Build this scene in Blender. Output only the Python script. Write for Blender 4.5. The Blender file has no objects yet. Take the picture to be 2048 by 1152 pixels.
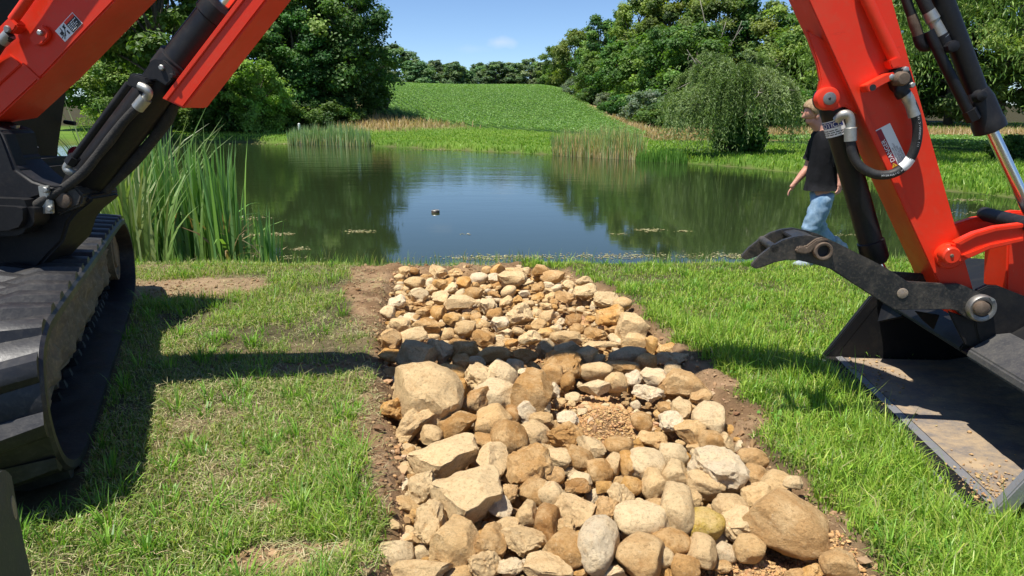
import bpy, bmesh, math, random
import numpy as np
from mathutils import Vector, Matrix, noise
random.seed(7); rng = np.random.default_rng(11)
R = math.radians
# ------------------------------------------------------------------ camera, world, sun
scene = bpy.context.scene
PITCH = R(14.3); CAMH = 1.6; FPX = 1365.33
cd = bpy.data.cameras.new('camera'); cam = bpy.data.objects.new('camera', cd)
scene.collection.objects.link(cam); scene.camera = cam
cam.location = (0, 0, CAMH); cam.rotation_euler = (R(90) - PITCH, 0, 0)
cd.sensor_width = 36; cd.lens = 24; cd.clip_start = .05; cd.clip_end = 3000
SX, SY = .30, .22                      # sun ray travel per unit of drop
el = math.atan(1 / math.hypot(SX, SY))
world = bpy.data.worlds.new("World"); scene.world = world; world.use_nodes = True
wn = world.node_tree; wn.nodes.clear()
wo = wn.nodes.new('ShaderNodeOutputWorld'); bg = wn.nodes.new('ShaderNodeBackground')
sky = wn.nodes.new('ShaderNodeTexSky'); sky.sky_type = 'NISHITA'; sky.sun_disc = False
sky.sun_elevation = el; sky.sun_rotation = math.atan2(-SX, -SY)
sky.altitude = 2500; sky.air_density = 1.0; sky.dust_density = 0.0; sky.ozone_density = 5.5
bg.inputs['Strength'].default_value = .105
# small puffs of cloud low over the hill
tc = wn.nodes.new('ShaderNodeTexCoord')
mixc = wn.nodes.new('ShaderNodeMix'); mixc.data_type = 'RGBA'
prev = None
nz = wn.nodes.new('ShaderNodeTexNoise'); nz.inputs['Scale'].default_value = 38; nz.inputs['Detail'].default_value = 5
wn.links.new(tc.outputs['Generated'], nz.inputs['Vector'])
def wmath(op, a, b):
    n = wn.nodes.new('ShaderNodeMath'); n.operation = op
    for i, v in enumerate((a, b)):
        if v is None: continue
        if isinstance(v, (int, float)): n.inputs[i].default_value = v
        else: wn.links.new(v, n.inputs[i])
    return n.outputs[0]
for (az, elv, sxx, szz, amp) in ((-.8, 5.5, .030, .0085, .34), (-6.2, 9.3, .02, .005, .22), (-3.2, 5.0, .03, .006, .08)):
    d = Vector((math.sin(R(az)) * math.cos(R(elv)), math.cos(R(az)) * math.cos(R(elv)), math.sin(R(elv))))
    sb = wn.nodes.new('ShaderNodeVectorMath'); sb.operation = 'SUBTRACT'; sb.inputs[1].default_value = d
    wn.links.new(tc.outputs['Generated'], sb.inputs[0])
    mu = wn.nodes.new('ShaderNodeVectorMath'); mu.operation = 'MULTIPLY'; mu.inputs[1].default_value = (1 / sxx, 1 / sxx, 1 / szz)
    wn.links.new(sb.outputs[0], mu.inputs[0])
    ln = wn.nodes.new('ShaderNodeVectorMath'); ln.operation = 'LENGTH'; wn.links.new(mu.outputs[0], ln.inputs[0])
    v = wmath('SUBTRACT', 1.0, ln.outputs['Value'])
    v = wmath('ADD', v, wmath('MULTIPLY', wmath('SUBTRACT', nz.outputs['Fac'], .5), 1.6))
    m = wmath('MULTIPLY', v, amp); m.node.use_clamp = True
    m = wmath('MINIMUM', m, amp)
    prev = m if prev is None else wmath('MAXIMUM', prev, m)
wn.links.new(prev, mixc.inputs[0])
tint = wn.nodes.new('ShaderNodeMix'); tint.data_type = 'RGBA'; tint.blend_type = 'MULTIPLY'; tint.inputs[0].default_value = 1
tint.inputs[7].default_value = (1, 1, 1, 1)
wn.links.new(sky.outputs[0], mixc.inputs[6]); mixc.inputs[7].default_value = (6.0, 6.2, 6.6, 1)
wn.links.new(mixc.outputs[2], bg.inputs['Color']); wn.links.new(bg.outputs[0], wo.inputs[0])
sd = bpy.data.lights.new('sun', 'SUN'); sd.energy = 4.9; sd.angle = R(.5); sd.color = (1, .955, .88)
sun = bpy.data.objects.new('sun', sd); scene.collection.objects.link(sun)
sun.rotation_euler = Vector((-SX, -SY, 1)).to_track_quat('Z', 'Y').to_euler(); sun.location = (-5, -5, 20)
scene.view_settings.view_transform = 'Standard'; scene.view_settings.look = 'None'
scene.view_settings.exposure = .55; scene.view_settings.gamma = 1
scene.render.engine = 'CYCLES'
scene.cycles.max_bounces = 6; scene.cycles.transparent_max_bounces = 6

# ------------------------------------------------------------------ pixel <-> world
CAM = Vector((0, 0, CAMH)); WD = Vector((math.sin(R(0)), 0, 0))
def ray(px, py):
    c = (px - 1024) / FPX; d = (576 - py) / FPX
    return Vector((c, math.cos(PITCH) + d * math.sin(PITCH), -math.sin(PITCH) + d * math.cos(PITCH)))
def gz(px, py, z=0.):
    r = ray(px, py); return CAM + r * ((z - CAMH) / r.z)
def depth_of(p):
    q = p - CAM; return q.y * math.cos(PITCH) - q.z * math.sin(PITCH)
class Plane:
    """a real vertical plane; pt() finds the point of it (moved OFF metres towards the viewer side) seen at a pixel"""
    def __init__(s, p0, n): s.p0 = Vector(p0); s.n = Vector(n).normalized(); s.u = Vector((-s.n.y, s.n.x, 0))
    def pt(s, px, py, off=0.):
        r = ray(px, py); return CAM + r * ((s.p0 + s.n * off - CAM).dot(s.n) / r.dot(s.n))

# ------------------------------------------------------------------ materials
def nt(name):
    m = bpy.data.materials.new(name); m.use_nodes = True; t = m.node_tree
    return m, t, t.nodes['Principled BSDF']
def L(t, a, b): t.links.new(a, b)
def ramp(t, fac, stops):
    r = t.nodes.new('ShaderNodeValToRGB')
    while len(r.color_ramp.elements) < len(stops): r.color_ramp.elements.new(.5)
    for e, (p, c) in zip(r.color_ramp.elements, stops): e.position = p; e.color = (*c, 1) if len(c) == 3 else c
    L(t, fac, r.inputs[0]); return r.outputs[0]
def noise_n(t, scale, detail=4, rough=.6, vec=None, stretch=None):
    n = t.nodes.new('ShaderNodeTexNoise'); n.inputs['Scale'].default_value = scale
    n.inputs['Detail'].default_value = detail; n.inputs['Roughness'].default_value = rough
    if vec is None:
        c = t.nodes.new('ShaderNodeTexCoord'); vec = c.outputs['Object']
    if stretch:
        mp = t.nodes.new('ShaderNodeMapping'); mp.inputs['Scale'].default_value = stretch; L(t, vec, mp.inputs[0]); vec = mp.outputs[0]
    L(t, vec, n.inputs['Vector']); return n.outputs['Fac']
def mixcol(t, f, a, b, mode='MIX'):
    m = t.nodes.new('ShaderNodeMix'); m.data_type = 'RGBA'; m.blend_type = mode
    for i, v in ((0, f), (6, a), (7, b)):
        if isinstance(v, (int, float)): m.inputs[i].default_value = v
        elif isinstance(v, tuple): m.inputs[i].default_value = (*v, 1)
        else: L(t, v, m.inputs[i])
    return m.outputs[2]
def bump(t, h, s, dist, bs, prev=None):
    b = t.nodes.new('ShaderNodeBump'); b.inputs['Strength'].default_value = s; b.inputs['Distance'].default_value = dist
    L(t, h, b.inputs['Height'])
    if prev is not None: L(t, prev, b.inputs['Normal'])
    L(t, b.outputs[0], bs.inputs['Normal']); return b.outputs[0]
def grimy(name, base, dust, amount=.5, rough=.45, scale=6, metallic=0, bmp=.15, spec=.5, coat=0):
    m, t, b = nt(name)
    f = noise_n(t, scale, 8, .7); f2 = noise_n(t, scale * 9, 4, .6)
    mk = ramp(t, f, [(.62 - amount * .35, (0, 0, 0)), (.80, (amount, amount, amount))])
    mk2 = mixcol(t, .55, mk, ramp(t, f2, [(.5, (0, 0, 0)), (.72, (amount,) * 3)]), 'ADD')
    L(t, mixcol(t, mk2, base, dust), b.inputs['Base Color'])
    L(t, ramp(t, f, [(.3, (rough,) * 3), (.75, (min(1, rough + .3),) * 3)]), b.inputs['Roughness'])
    b.inputs['Metallic'].default_value = metallic; b.inputs['Specular IOR Level'].default_value = spec
    b.inputs['Coat Weight'].default_value = coat; b.inputs['Coat Roughness'].default_value = .15
    if bmp: bump(t, f2, bmp, .004, b)
    return m
M = {}
M['orange'] = grimy('orange_paint', (.74, .032, .007), (.50, .10, .05), .34, .36, 4, bmp=.05, spec=.3, coat=.08)
def scuff(m, dark=(.16, .02, .01), pale=(.62, .22, .13)):
    t = m.node_tree; b = t.nodes['Principled BSDF']; src = b.inputs['Base Color'].links[0].from_socket
    a = noise_n(t, 9, 9, .8, stretch=(1, 1, 3.5)); c = noise_n(t, 55, 5, .7, stretch=(1, 1, .35)); d = noise_n(t, 2.2, 6, .7)
    x = mixcol(t, ramp(t, a, [(.60, (0, 0, 0)), (.74, (.35, .35, .35))]), src, dark)
    x = mixcol(t, ramp(t, c, [(.68, (0, 0, 0)), (.76, (.5, .5, .5))]), x, pale)
    x = mixcol(t, ramp(t, d, [(.45, (0, 0, 0)), (.78, (.14, .14, .14))]), x, (.50, .12, .06)); L(t, x, b.inputs['Base Color'])
scuff(M['orange'])
M['black'] = grimy('black_paint', (.012, .012, .014), (.06, .053, .044), .35, .42, 7, bmp=.06, spec=.3)
M['gloss_black'] = grimy('satin_black_paint', (.010, .010, .011), (.05, .045, .038), .25, .32, 9, bmp=.03, spec=.3)
M['rubber'] = grimy('track_rubber', (.014, .014, .016), (.12, .11, .09), .38, .38, 5, bmp=.3)
M['hose'] = grimy('hose_rubber', (.014, .014, .014), (.09, .08, .065), .35, .5, 12, bmp=.2)
M['sleeve'] = grimy('dusty_sleeve', (.014, .014, .014), (.08, .07, .055), .6, .75, 14, bmp=1)
M['steel'] = grimy('worn_steel', (.30, .29, .27), (.15, .11, .07), .5, .38, 20, metallic=.85, bmp=.1)
M['zinc'] = grimy('zinc_fitting', (.45, .45, .42), (.28, .25, .18), .55, .38, 30, metallic=.85, bmp=.05)
M['rim'] = grimy('scraped_black_steel', (.045, .045, .048), (.13, .12, .10), .6, .5, 10, bmp=.3, spec=.3)
M['chrome'] = grimy('chrome_rod', (.75, .75, .76), (.5, .48, .42), .1, .07, 10, metallic=1, bmp=0)
M['thumbsteel'] = grimy('scuffed_black_steel', (.015, .015, .015), (.17, .14, .10), .5, .40, 9, bmp=.25)
M['edge'] = grimy('worn_cutting_edge', (.30, .30, .31), (.22, .17, .11), .5, .38, 10, metallic=.55, bmp=.2)
M['rust'] = grimy('rusty_steel', (.11, .075, .05), (.24, .19, .14), .6, .6, 30, metallic=.3, bmp=.4)
M['mudframe'] = grimy('muddy_frame', (.10, .078, .052), (.30, .22, .13), .95, .85, 3.5, bmp=1)
M['white'] = grimy('white_print', (.78, .78, .76), (.5, .47, .4), .12, .4, 40, bmp=0)
M['red'] = grimy('red_print', (.26, .004, .016), (.2, .03, .03), .15, .4, 40, bmp=0)
M['blue'] = grimy('blue_print', (.012, .025, .16), (.1, .1, .2), .15, .4, 40, bmp=0)
M['ink_shade'] = grimy('black_print_and_shade', (.012, .012, .014), (.06, .05, .05), .15, .5, 40, bmp=0)  # black for print and for the discs that stand for shaded holes
M['yellow'] = grimy('yellow_print', (.75, .42, .02), (.5, .3, .1), .1, .4, 40, bmp=0)
def glass_mat():
    m, t, b = nt('tinted_glass'); b.inputs['Base Color'].default_value = (.012, .045, .042, 1); b.inputs['Roughness'].default_value = .08
    b.inputs['Coat Weight'].default_value = .1; return m
M['glass'] = glass_mat()
def bucket_mat():
    m, t, b = nt('bucket_steel')
    f = noise_n(t, 4, 8, .7, stretch=(1, 5, 1)); f2 = noise_n(t, 60, 4, .7)
    k = mixcol(t, ramp(t, f, [(.52, (0, 0, 0)), (.7, (.5, .5, .5))]), (.011, .011, .012), (.042, .036, .028))
    L(t, k, b.inputs['Base Color']); b.inputs['Roughness'].default_value = .5; b.inputs['Specular IOR Level'].default_value = .25; bump(t, f2, .25, .004, b); return m
M['bucket'] = bucket_mat()
def bucket_floor_mat():
    m, t, b = nt('scoured_bucket_floor')
    f = noise_n(t, 4, 9, .78, stretch=(1.2, 1.7, 1)); f2 = noise_n(t, 26, 7, .75)
    k = mixcol(t, ramp(t, f, [(.40, (0, 0, 0)), (.62, (1, 1, 1))]), (.19, .165, .145), (.44, .32, .19))
    k = mixcol(t, ramp(t, f2, [(.5, (0, 0, 0)), (.75, (.75, .75, .75))]), k, (.26, .19, .125))
    L(t, k, b.inputs['Base Color']); b.inputs['Roughness'].default_value = .6; b.inputs['Metallic'].default_value = .05
    bump(t, f2, .7, .008, b); return m
M['bfloor'] = bucket_floor_mat()
def attr_mat(name, rough=.6, trans=0., spec=.3, var=.0, sheen=0):
    m, t, b = nt(name)
    a = t.nodes.new('ShaderNodeAttribute'); a.attribute_name = 'Col'
    c = a.outputs['Color']
    if var:
        oi = t.nodes.new('ShaderNodeObjectInfo')
        hv = t.nodes.new('ShaderNodeHueSaturation')
        mr = t.nodes.new('ShaderNodeMapRange'); mr.inputs[3].default_value = 1 - var; mr.inputs[4].default_value = 1 + var
        L(t, oi.outputs['Random'], mr.inputs[0]); L(t, mr.outputs[0], hv.inputs['Value'])
        mh = t.nodes.new('ShaderNodeMath'); mh.operation = 'MULTIPLY_ADD'; mh.inputs[1].default_value = .05; mh.inputs[2].default_value = .475
        fr = t.nodes.new('ShaderNodeMath'); fr.operation = 'MULTIPLY'; fr.inputs[1].default_value = 7.31; L(t, oi.outputs['Random'], fr.inputs[0])
        fc = t.nodes.new('ShaderNodeMath'); fc.operation = 'FRACT'; L(t, fr.outputs[0], fc.inputs[0]); L(t, fc.outputs[0], mh.inputs[0])
        L(t, mh.outputs[0], hv.inputs['Hue']); L(t, c, hv.inputs['Color']); c = hv.outputs[0]
    L(t, c, b.inputs['Base Color']); b.inputs['Roughness'].default_value = rough; b.inputs['Specular IOR Level'].default_value = spec
    if trans:
        tr = t.nodes.new('ShaderNodeBsdfTranslucent'); mx = t.nodes.new('ShaderNodeMixShader'); mx.inputs[0].default_value = trans
        g = t.nodes.new('ShaderNodeMix'); g.data_type = 'RGBA'; g.blend_type = 'MULTIPLY'; g.inputs[0].default_value = 1
        L(t, c, g.inputs[6]); g.inputs[7].default_value = (1.5, 1.6, .6, 1)
        L(t, g.outputs[2], tr.inputs[0]); L(t, b.outputs[0], mx.inputs[1]); L(t, tr.outputs[0], mx.inputs[2])
        L(t, mx.outputs[0], t.nodes['Material Output'].inputs[0])
    return m
M['blade'] = attr_mat('grass_blade', .42, .32, .35)
M['leaf'] = attr_mat('tree_leaf', .5, .36, .3, .2)
M['leafplain'] = attr_mat('willow_leaf', .5, .28, .3)
M['straw'] = attr_mat('dry_straw', .7, .1, .2)
M['clod'] = attr_mat('soil_clod', .95, 0, .1)
def bark_mat(name, a, c):
    m, t, b = nt(name); f = noise_n(t, 6, 8, .7, stretch=(3, 3, .6))
    L(t, ramp(t, f, [(.3, a), (.7, c)]), b.inputs['Base Color']); b.inputs['Roughness'].default_value = .9; bump(t, f, .8, .03, b); return m
M['bark'] = bark_mat('bark', (.05, .04, .03), (.16, .13, .10))
M['palebark'] = bark_mat('pale_dead_bark', (.16, .14, .11), (.42, .38, .30))
def rock_mat(name='river_stone', attr=False):
    m, t, b = nt(name)
    oi = t.nodes.new('ShaderNodeObjectInfo'); ad = t.nodes.new('ShaderNodeVectorMath'); ad.operation = 'ADD'
    sc = t.nodes.new('ShaderNodeVectorMath'); sc.operation = 'SCALE'; sc.inputs[0].default_value = (37, 91, 53); L(t, oi.outputs['Random'], sc.inputs['Scale'])
    # true-sized grain: big and small stones share one grain
    ge = t.nodes.new('ShaderNodeNewGeometry'); L(t, ge.outputs['Position'], ad.inputs[0]); L(t, sc.outputs[0], ad.inputs[1]); v = ad.outputs[0]
    big = noise_n(t, 9, 5, .65, v); mid = noise_n(t, 28, 8, .78, v); pit = noise_n(t, 75, 7, .75, v); fine = noise_n(t, 210, 5, .75, v)
    base = oi.outputs['Color']
    if attr:
        a = t.nodes.new('ShaderNodeAttribute'); a.attribute_name = 'Col'; base = a.outputs['Color']
    light = mixcol(t, .65, base, (.93, .69, .37)); brown = mixcol(t, .75, base, (.46, .21, .06))
    c = mixcol(t, ramp(t, big, [(.44, (0, 0, 0)), (.66, (.8, .8, .8))]), base, light)
    c = mixcol(t, ramp(t, mid, [(.52, (0, 0, 0)), (.68, (.7, .7, .7))]), c, brown)
    c = mixcol(t, ramp(t, pit, [(.36, (.8, .8, .8)), (.47, (0, 0, 0))]), c, mixcol(t, .5, base, (.14, .08, .035)))
    c = mixcol(t, ramp(t, pit, [(.58, (0, 0, 0)), (.70, (.55, .55, .55))]), c, (.92, .76, .50))
    c = mixcol(t, ramp(t, fine, [(.34, (.6, .6, .6)), (.44, (0, 0, 0))]), c, mixcol(t, .5, base, (.16, .09, .04)))
    L(t, c, b.inputs['Base Color']); b.inputs['Roughness'].default_value = .9; b.inputs['Specular IOR Level'].default_value = .15
    vo = t.nodes.new('ShaderNodeTexVoronoi'); vo.inputs['Scale'].default_value = 65; L(t, v, vo.inputs['Vector'])
    p = bump(t, mid, .8, .03, b); p = bump(t, pit, .9, .012, b, p); p = bump(t, vo.outputs['Distance'], .4, .006, b, p); bump(t, fine, .7, .005, b, p); return m
M['rockmix'] = rock_mat('small_river_stone', True)
M['rock'] = rock_mat()
def ground_mat():
    m, t, b = nt('ground_surface')
    a = t.nodes.new('ShaderNodeAttribute'); a.attribute_name = 'Col'
    f = noise_n(t, 22, 8, .75); g = noise_n(t, 140, 4, .7)
    c = mixcol(t, ramp(t, f, [(.35, (.55, .55, .55)), (.6, (0, 0, 0))]), a.outputs['Color'], mixcol(t, 1., a.outputs['Color'], (.5, .45, .42), 'MULTIPLY'))
    c = mixcol(t, ramp(t, g, [(.55, (0, 0, 0)), (.75, (.5, .5, .5))]), c, mixcol(t, 1., a.outputs['Color'], (1.5, 1.45, 1.4), 'MULTIPLY'))
    L(t, c, b.inputs['Base Color']); b.inputs['Roughness'].default_value = .95; b.inputs['Specular IOR Level'].default_value = .15
    p = bump(t, f, .8, .03, b); bump(t, g, .6, .008, b, p); return m
M['ground'] = ground_mat()
def water_mat():
    m, t, b = nt('pond_water')
    b.inputs['Base Color'].default_value = (.022, .034, .012, 1); b.inputs['Roughness'].default_value = .04
    b.inputs['IOR'].default_value = 1.36; b.inputs['Specular IOR Level'].default_value = .5
    ge = t.nodes.new('ShaderNodeNewGeometry')
    f = noise_n(t, 1.1, 3, .55, ge.outputs['Position'], (.35, 1, 1)); f2 = noise_n(t, 7, 3, .6, ge.outputs['Position'], (.5, 1, 1))
    sep = t.nodes.new('ShaderNodeSeparateXYZ'); L(t, ge.outputs['Position'], sep.inputs[0])
    mr = t.nodes.new('ShaderNodeMapRange'); mr.inputs[1].default_value = 12; mr.inputs[2].default_value = 34; mr.inputs[3].default_value = .07; mr.inputs[4].default_value = .8
    L(t, sep.outputs[1], mr.inputs[0])
    b1 = t.nodes.new('ShaderNodeBump'); b1.inputs['Distance'].default_value = .02; L(t, mr.outputs[0], b1.inputs['Strength']); L(t, f, b1.inputs['Height'])
    b2 = t.nodes.new('ShaderNodeBump'); b2.inputs['Distance'].default_value = .006; L(t, mr.outputs[0], b2.inputs['Strength']); L(t, f2, b2.inputs['Height'])
    L(t, b1.outputs[0], b2.inputs['Normal']); L(t, b2.outputs[0], b.inputs['Normal']); return m
M['water'] = water_mat()
def cloth_mat(name, a, c, scale, stretch=None, r=.9):
    m, t, b = nt(name); f = noise_n(t, scale, 6, .65, stretch=stretch)
    L(t, ramp(t, f, [(.35, a), (.65, c)]), b.inputs['Base Color']); b.inputs['Roughness'].default_value = r; bump(t, f, .5, .02, b); return m
M['shirt'] = cloth_mat('black_cotton', (.008, .008, .010), (.018, .018, .022), 9)
M['denim'] = cloth_mat('faded_denim', (.10, .19, .30), (.32, .44, .55), 9, (1, 1, .5))
M['skin'] = cloth_mat('skin', (.52, .24, .16), (.60, .30, .21), 12, r=.5)
M['hair'] = cloth_mat('blond_hair', (.22, .13, .06), (.42, .29, .15), 60, (1, 1, .2), .6)
M['shoe'] = cloth_mat('grey_shoe', (.25, .3, .33), (.4, .45, .48), 30)

# ------------------------------------------------------------------ object helpers
COL = scene.collection
def link(o, mat=None, parent=None):
    COL.objects.link(o)
    if mat is not None and not o.data.materials: o.data.materials.append(mat)
    if parent is not None: o.parent = parent
    return o
def tag(o, label=None, cat=None, group=None, kind=None):
    for k, v in (('label', label), ('category', cat), ('group', group), ('kind', kind)):
        if v: o[k] = v
    return o
def empty(name, loc=(0, 0, 0)):
    o = bpy.data.objects.new(name, None); COL.objects.link(o); o.location = loc; o.empty_display_size = .2; return o
def setparent(o, p):
    o.parent = p
    if p is not None:
        def wm(q): return (wm(q.parent) @ q.matrix_parent_inverse if q.parent else Matrix.Identity(4)) @ Matrix.LocRotScale(q.location, q.rotation_euler, q.scale)
        o.matrix_parent_inverse = wm(p).inverted()
def bm_obj(name, bm, mat, parent=None, smooth=False, angle=None):
    bmesh.ops.recalc_face_normals(bm, faces=bm.faces)
    me = bpy.data.meshes.new(name); bm.to_mesh(me); bm.free()
    if smooth or angle is not None:
        for p in me.polygons: p.use_smooth = True
        if angle is not None: me.set_sharp_from_angle(angle=R(angle))
    o = bpy.data.objects.new(name, me); COL.objects.link(o); me.materials.append(mat)
    if parent is not None: setparent(o, parent)
    return o
def np_obj(name, V, faces, mat, col=None, smooth=False, parent=None):
    """faces: list of int arrays (n,k)"""
    me = bpy.data.meshes.new(name); V = np.asarray(V, np.float32)
    me.vertices.add(len(V)); me.vertices.foreach_set('co', V.ravel())
    li = np.concatenate([f.ravel() for f in faces]).astype(np.int32)
    cnt = np.concatenate([np.full(len(f), f.shape[1], np.int32) for f in faces])
    st = np.concatenate([[0], np.cumsum(cnt)[:-1]]).astype(np.int32)
    me.loops.add(len(li)); me.loops.foreach_set('vertex_index', li)
    me.polygons.add(len(cnt)); me.polygons.foreach_set('loop_start', st)
    me.polygons.foreach_set('use_smooth', np.full(len(cnt), smooth))
    me.update(calc_edges=True)
    if col is not None:
        a = me.color_attributes.new('Col', 'FLOAT_COLOR', 'POINT')
        c = np.ones((len(V), 4), np.float32); c[:, :3] = col; a.data.foreach_set('color', c.ravel())
    me.materials.append(mat)
    o = bpy.data.objects.new(name, me); COL.objects.link(o)
    if parent is not None: setparent(o, parent)
    return o
def poly_bm(bm, pts, back, bev=0.0, seg=2):
    """closed outline PTS extruded by the vector BACK; outer edges bevelled"""
    b = bmesh.new(); vs = [b.verts.new(p) for p in pts]; f = b.faces.new(vs)
    r = bmesh.ops.extrude_face_region(b, geom=[f]); bmesh.ops.translate(b, vec=back, verts=[v for v in r['geom'] if isinstance(v, bmesh.types.BMVert)])
    if bev:
        bmesh.ops.recalc_face_normals(b, faces=b.faces)
        es = [e for e in b.edges if len(e.link_faces) == 2 and e.calc_face_angle(0) > .6]
        bmesh.ops.bevel(b, geom=es, offset=bev, segments=seg, affect='EDGES', clamp_overlap=True)
    merge(bm, b)
def merge(bm, b):
    me = bpy.data.meshes.new('tmp'); b.to_mesh(me); b.free(); bm.from_mesh(me); bpy.data.meshes.remove(me)
def frames(pts):
    T = [(pts[min(i + 1, len(pts) - 1)] - pts[max(i - 1, 0)]).normalized() for i in range(len(pts))]
    n = T[0].orthogonal().normalized(); out = []
    for t in T:
        n = (n - t * n.dot(t)).normalized(); out.append((t, n, t.cross(n)))
    return out
def tube_bm(bm, pts, rad, seg=14, cap=True):
    pts = [Vector(p) for p in pts]; rad = rad if isinstance(rad, (list, tuple)) else [rad] * len(pts)
    rings = []
    for p, r, (t, n, b) in zip(pts, rad, frames(pts)):
        rings.append([bm.verts.new(p + (n * math.cos(a) + b * math.sin(a)) * r) for a in [2 * math.pi * k / seg for k in range(seg)]])
    for A, B in zip(rings, rings[1:]):
        for k in range(seg): bm.faces.new((A[k], A[(k + 1) % seg], B[(k + 1) % seg], B[k]))
    if cap:
        bm.faces.new(rings[0]); bm.faces.new(rings[-1])
def smooth_path(pts, n=8):
    pts = [Vector(p) for p in pts]; out = []
    for i in range(len(pts) - 1):
        p0, p1, p2, p3 = pts[max(i - 1, 0)], pts[i], pts[i + 1], pts[min(i + 2, len(pts) - 1)]
        for k in range(n):
            t = k / n; out.append(.5 * ((2 * p1) + (p2 - p0) * t + (2 * p0 - 5 * p1 + 4 * p2 - p3) * t * t + (3 * p1 - p0 - 3 * p2 + p3) * t ** 3))
    return out + [pts[-1]]
def cyl_stack(bm, a, axis, segs, n=28):
    """segs: list of (distance along axis, radius)"""
    a = Vector(a); axis = Vector(axis).normalized()
    u = axis.orthogonal().normalized(); w = axis.cross(u); rings = []
    for d, r in segs:
        rings.append([bm.verts.new(a + axis * d + (u * math.cos(2 * math.pi * k / n) + w * math.sin(2 * math.pi * k / n)) * r) for k in range(n)])
    for A, B in zip(rings, rings[1:]):
        for k in range(n): bm.faces.new((A[k], A[(k + 1) % n], B[(k + 1) % n], B[k]))
    bm.faces.new(rings[0]); bm.faces.new(rings[-1])
def ring_bm(bm, c, axis, r0, r1, d, n=32):
    """annulus with a true hole, depth D along axis from c"""
    c = Vector(c); axis = Vector(axis).normalized(); u = axis.orthogonal().normalized(); w = axis.cross(u)
    def rg(r, z): return [bm.verts.new(c + axis * z + (u * math.cos(2 * math.pi * k / n) + w * math.sin(2 * math.pi * k / n)) * r) for k in range(n)]
    e = (r1 - r0) * .25
    rs = [rg(r0, d), rg(r0, 0), rg(r0 + e, -e * .5), rg(r1 - e, -e * .5), rg(r1, e), rg(r1, d)]
    for A, B in zip(rs, rs[1:] + rs[:1]):
        for k in range(n): bm.faces.new((A[k], A[(k + 1) % n], B[(k + 1) % n], B[k]))
def box_bm(bm, c, sx, sy, sz, rot=None, bev=0):
    b = bmesh.new(); bmesh.ops.create_cube(b, size=1); bmesh.ops.scale(b, vec=(sx, sy, sz), verts=b.verts)
    if bev: bmesh.ops.bevel(b, geom=b.edges[:], offset=bev, segments=2, affect='EDGES')
    if rot is not None: bmesh.ops.rotate(b, cent=(0, 0, 0), matrix=rot, verts=b.verts)
    bmesh.ops.translate(b, vec=c, verts=b.verts); merge(bm, b)


# ------------------------------------------------------------------ terrain
_lat = rng.random((256, 256))
def vnoise(x, y, s=1.0, seed=0):
    x = np.asarray(x) * s + seed * 17.3 + 1000; y = np.asarray(y) * s + seed * 9.7 + 1000
    xi = np.floor(x).astype(int); yi = np.floor(y).astype(int); fx = x - xi; fy = y - yi
    fx = fx * fx * (3 - 2 * fx); fy = fy * fy * (3 - 2 * fy)
    g = lambda a, b: _lat[a % 256, b % 256]
    return (g(xi, yi) * (1 - fx) + g(xi + 1, yi) * fx) * (1 - fy) + (g(xi, yi + 1) * (1 - fx) + g(xi + 1, yi + 1) * fx) * fy
def fbm(x, y, s=1., o=4, seed=0):
    v = 0; a = .5
    for k in range(o): v = v + a * vnoise(x, y, s * 2 ** k, seed + k * 3); a *= .5
    return v / (1 - .5 ** o)
def sstep(a, b, x):
    t = np.clip((np.asarray(x, float) - a) / (b - a), 0, 1); return t * t * (3 - 2 * t)
def sdist(x, y, poly):
    x = np.asarray(x, float); y = np.asarray(y, float); d = np.full(x.shape, 1e18); ins = np.zeros(x.shape, bool)
    n = len(poly)
    for i in range(n):
        ax, ay = poly[i]; bx, by = poly[(i + 1) % n]; ex, ey = bx - ax, by - ay
        t = np.clip(((x - ax) * ex + (y - ay) * ey) / (ex * ex + ey * ey), 0, 1)
        d = np.minimum(d, (x - ax - t * ex) ** 2 + (y - ay - t * ey) ** 2)
        c = ((ay > y) != (by > y)) & (x < (bx - ax) * (y - ay) / (by - ay + 1e-12) + ax); ins ^= c
    return np.where(ins, -1, 1) * np.sqrt(d)
WZ = -.35
POND = [(-17, 11), (-9, 9.0), (-5, 8.55), (-2, 8.4), (1, 8.45), (4, 8.6), (7.4, 9.2), (10.6, 10.8), (12.6, 13.4), (12.4, 15.2), (11.2, 18), (10.5, 20.4), (9.6, 23.2), (8.5, 26), (5.6, 30),
        (1.9, 34), (-3.4, 39), (-8.9, 43.8), (-13.6, 47), (-18.5, 49.2), (-27, 50), (-36, 44), (-36, 28), (-27, 16)]
bedL = [(790, 540), (770, 620), (765, 700), (778, 800), (790, 900), (800, 1000), (775, 1152), (740, 1300)]
bedR = [(1130, 540), (1232, 600), (1335, 690), (1415, 770), (1460, 850), (1560, 950), (1650, 1080), (1705, 1152), (1800, 1300)]
BED = [tuple(gz(*p)[:2]) for p in bedL] + [tuple(gz(*p)[:2]) for p in reversed(bedR)]
MOUNDS = [(gz(1228, 832), .29, .125), (gz(1150, 625), .24, .09), (gz(1530, 1125), .30, .08), (gz(1180, 775), .2, .04), (gz(700, 600), .35, .06), (gz(760, 960), .2, .05)]
def hill(x, y):
    c = x / np.maximum(y, 1)
    lat = sstep(-.34, -.17, c) * (1 - sstep(.03, .23, c))
    base = .9 * sstep(52, 85, y) * sstep(-.05, -.3, c) + .5 * sstep(35, 90, y)
    return base + 6.1 * lat * sstep(48, 136, y) + 3.0 * sstep(.05, .3, c) * sstep(60, 150, y) + 3. * sstep(-.2, -.5, c) * sstep(80, 160, y)
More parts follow.
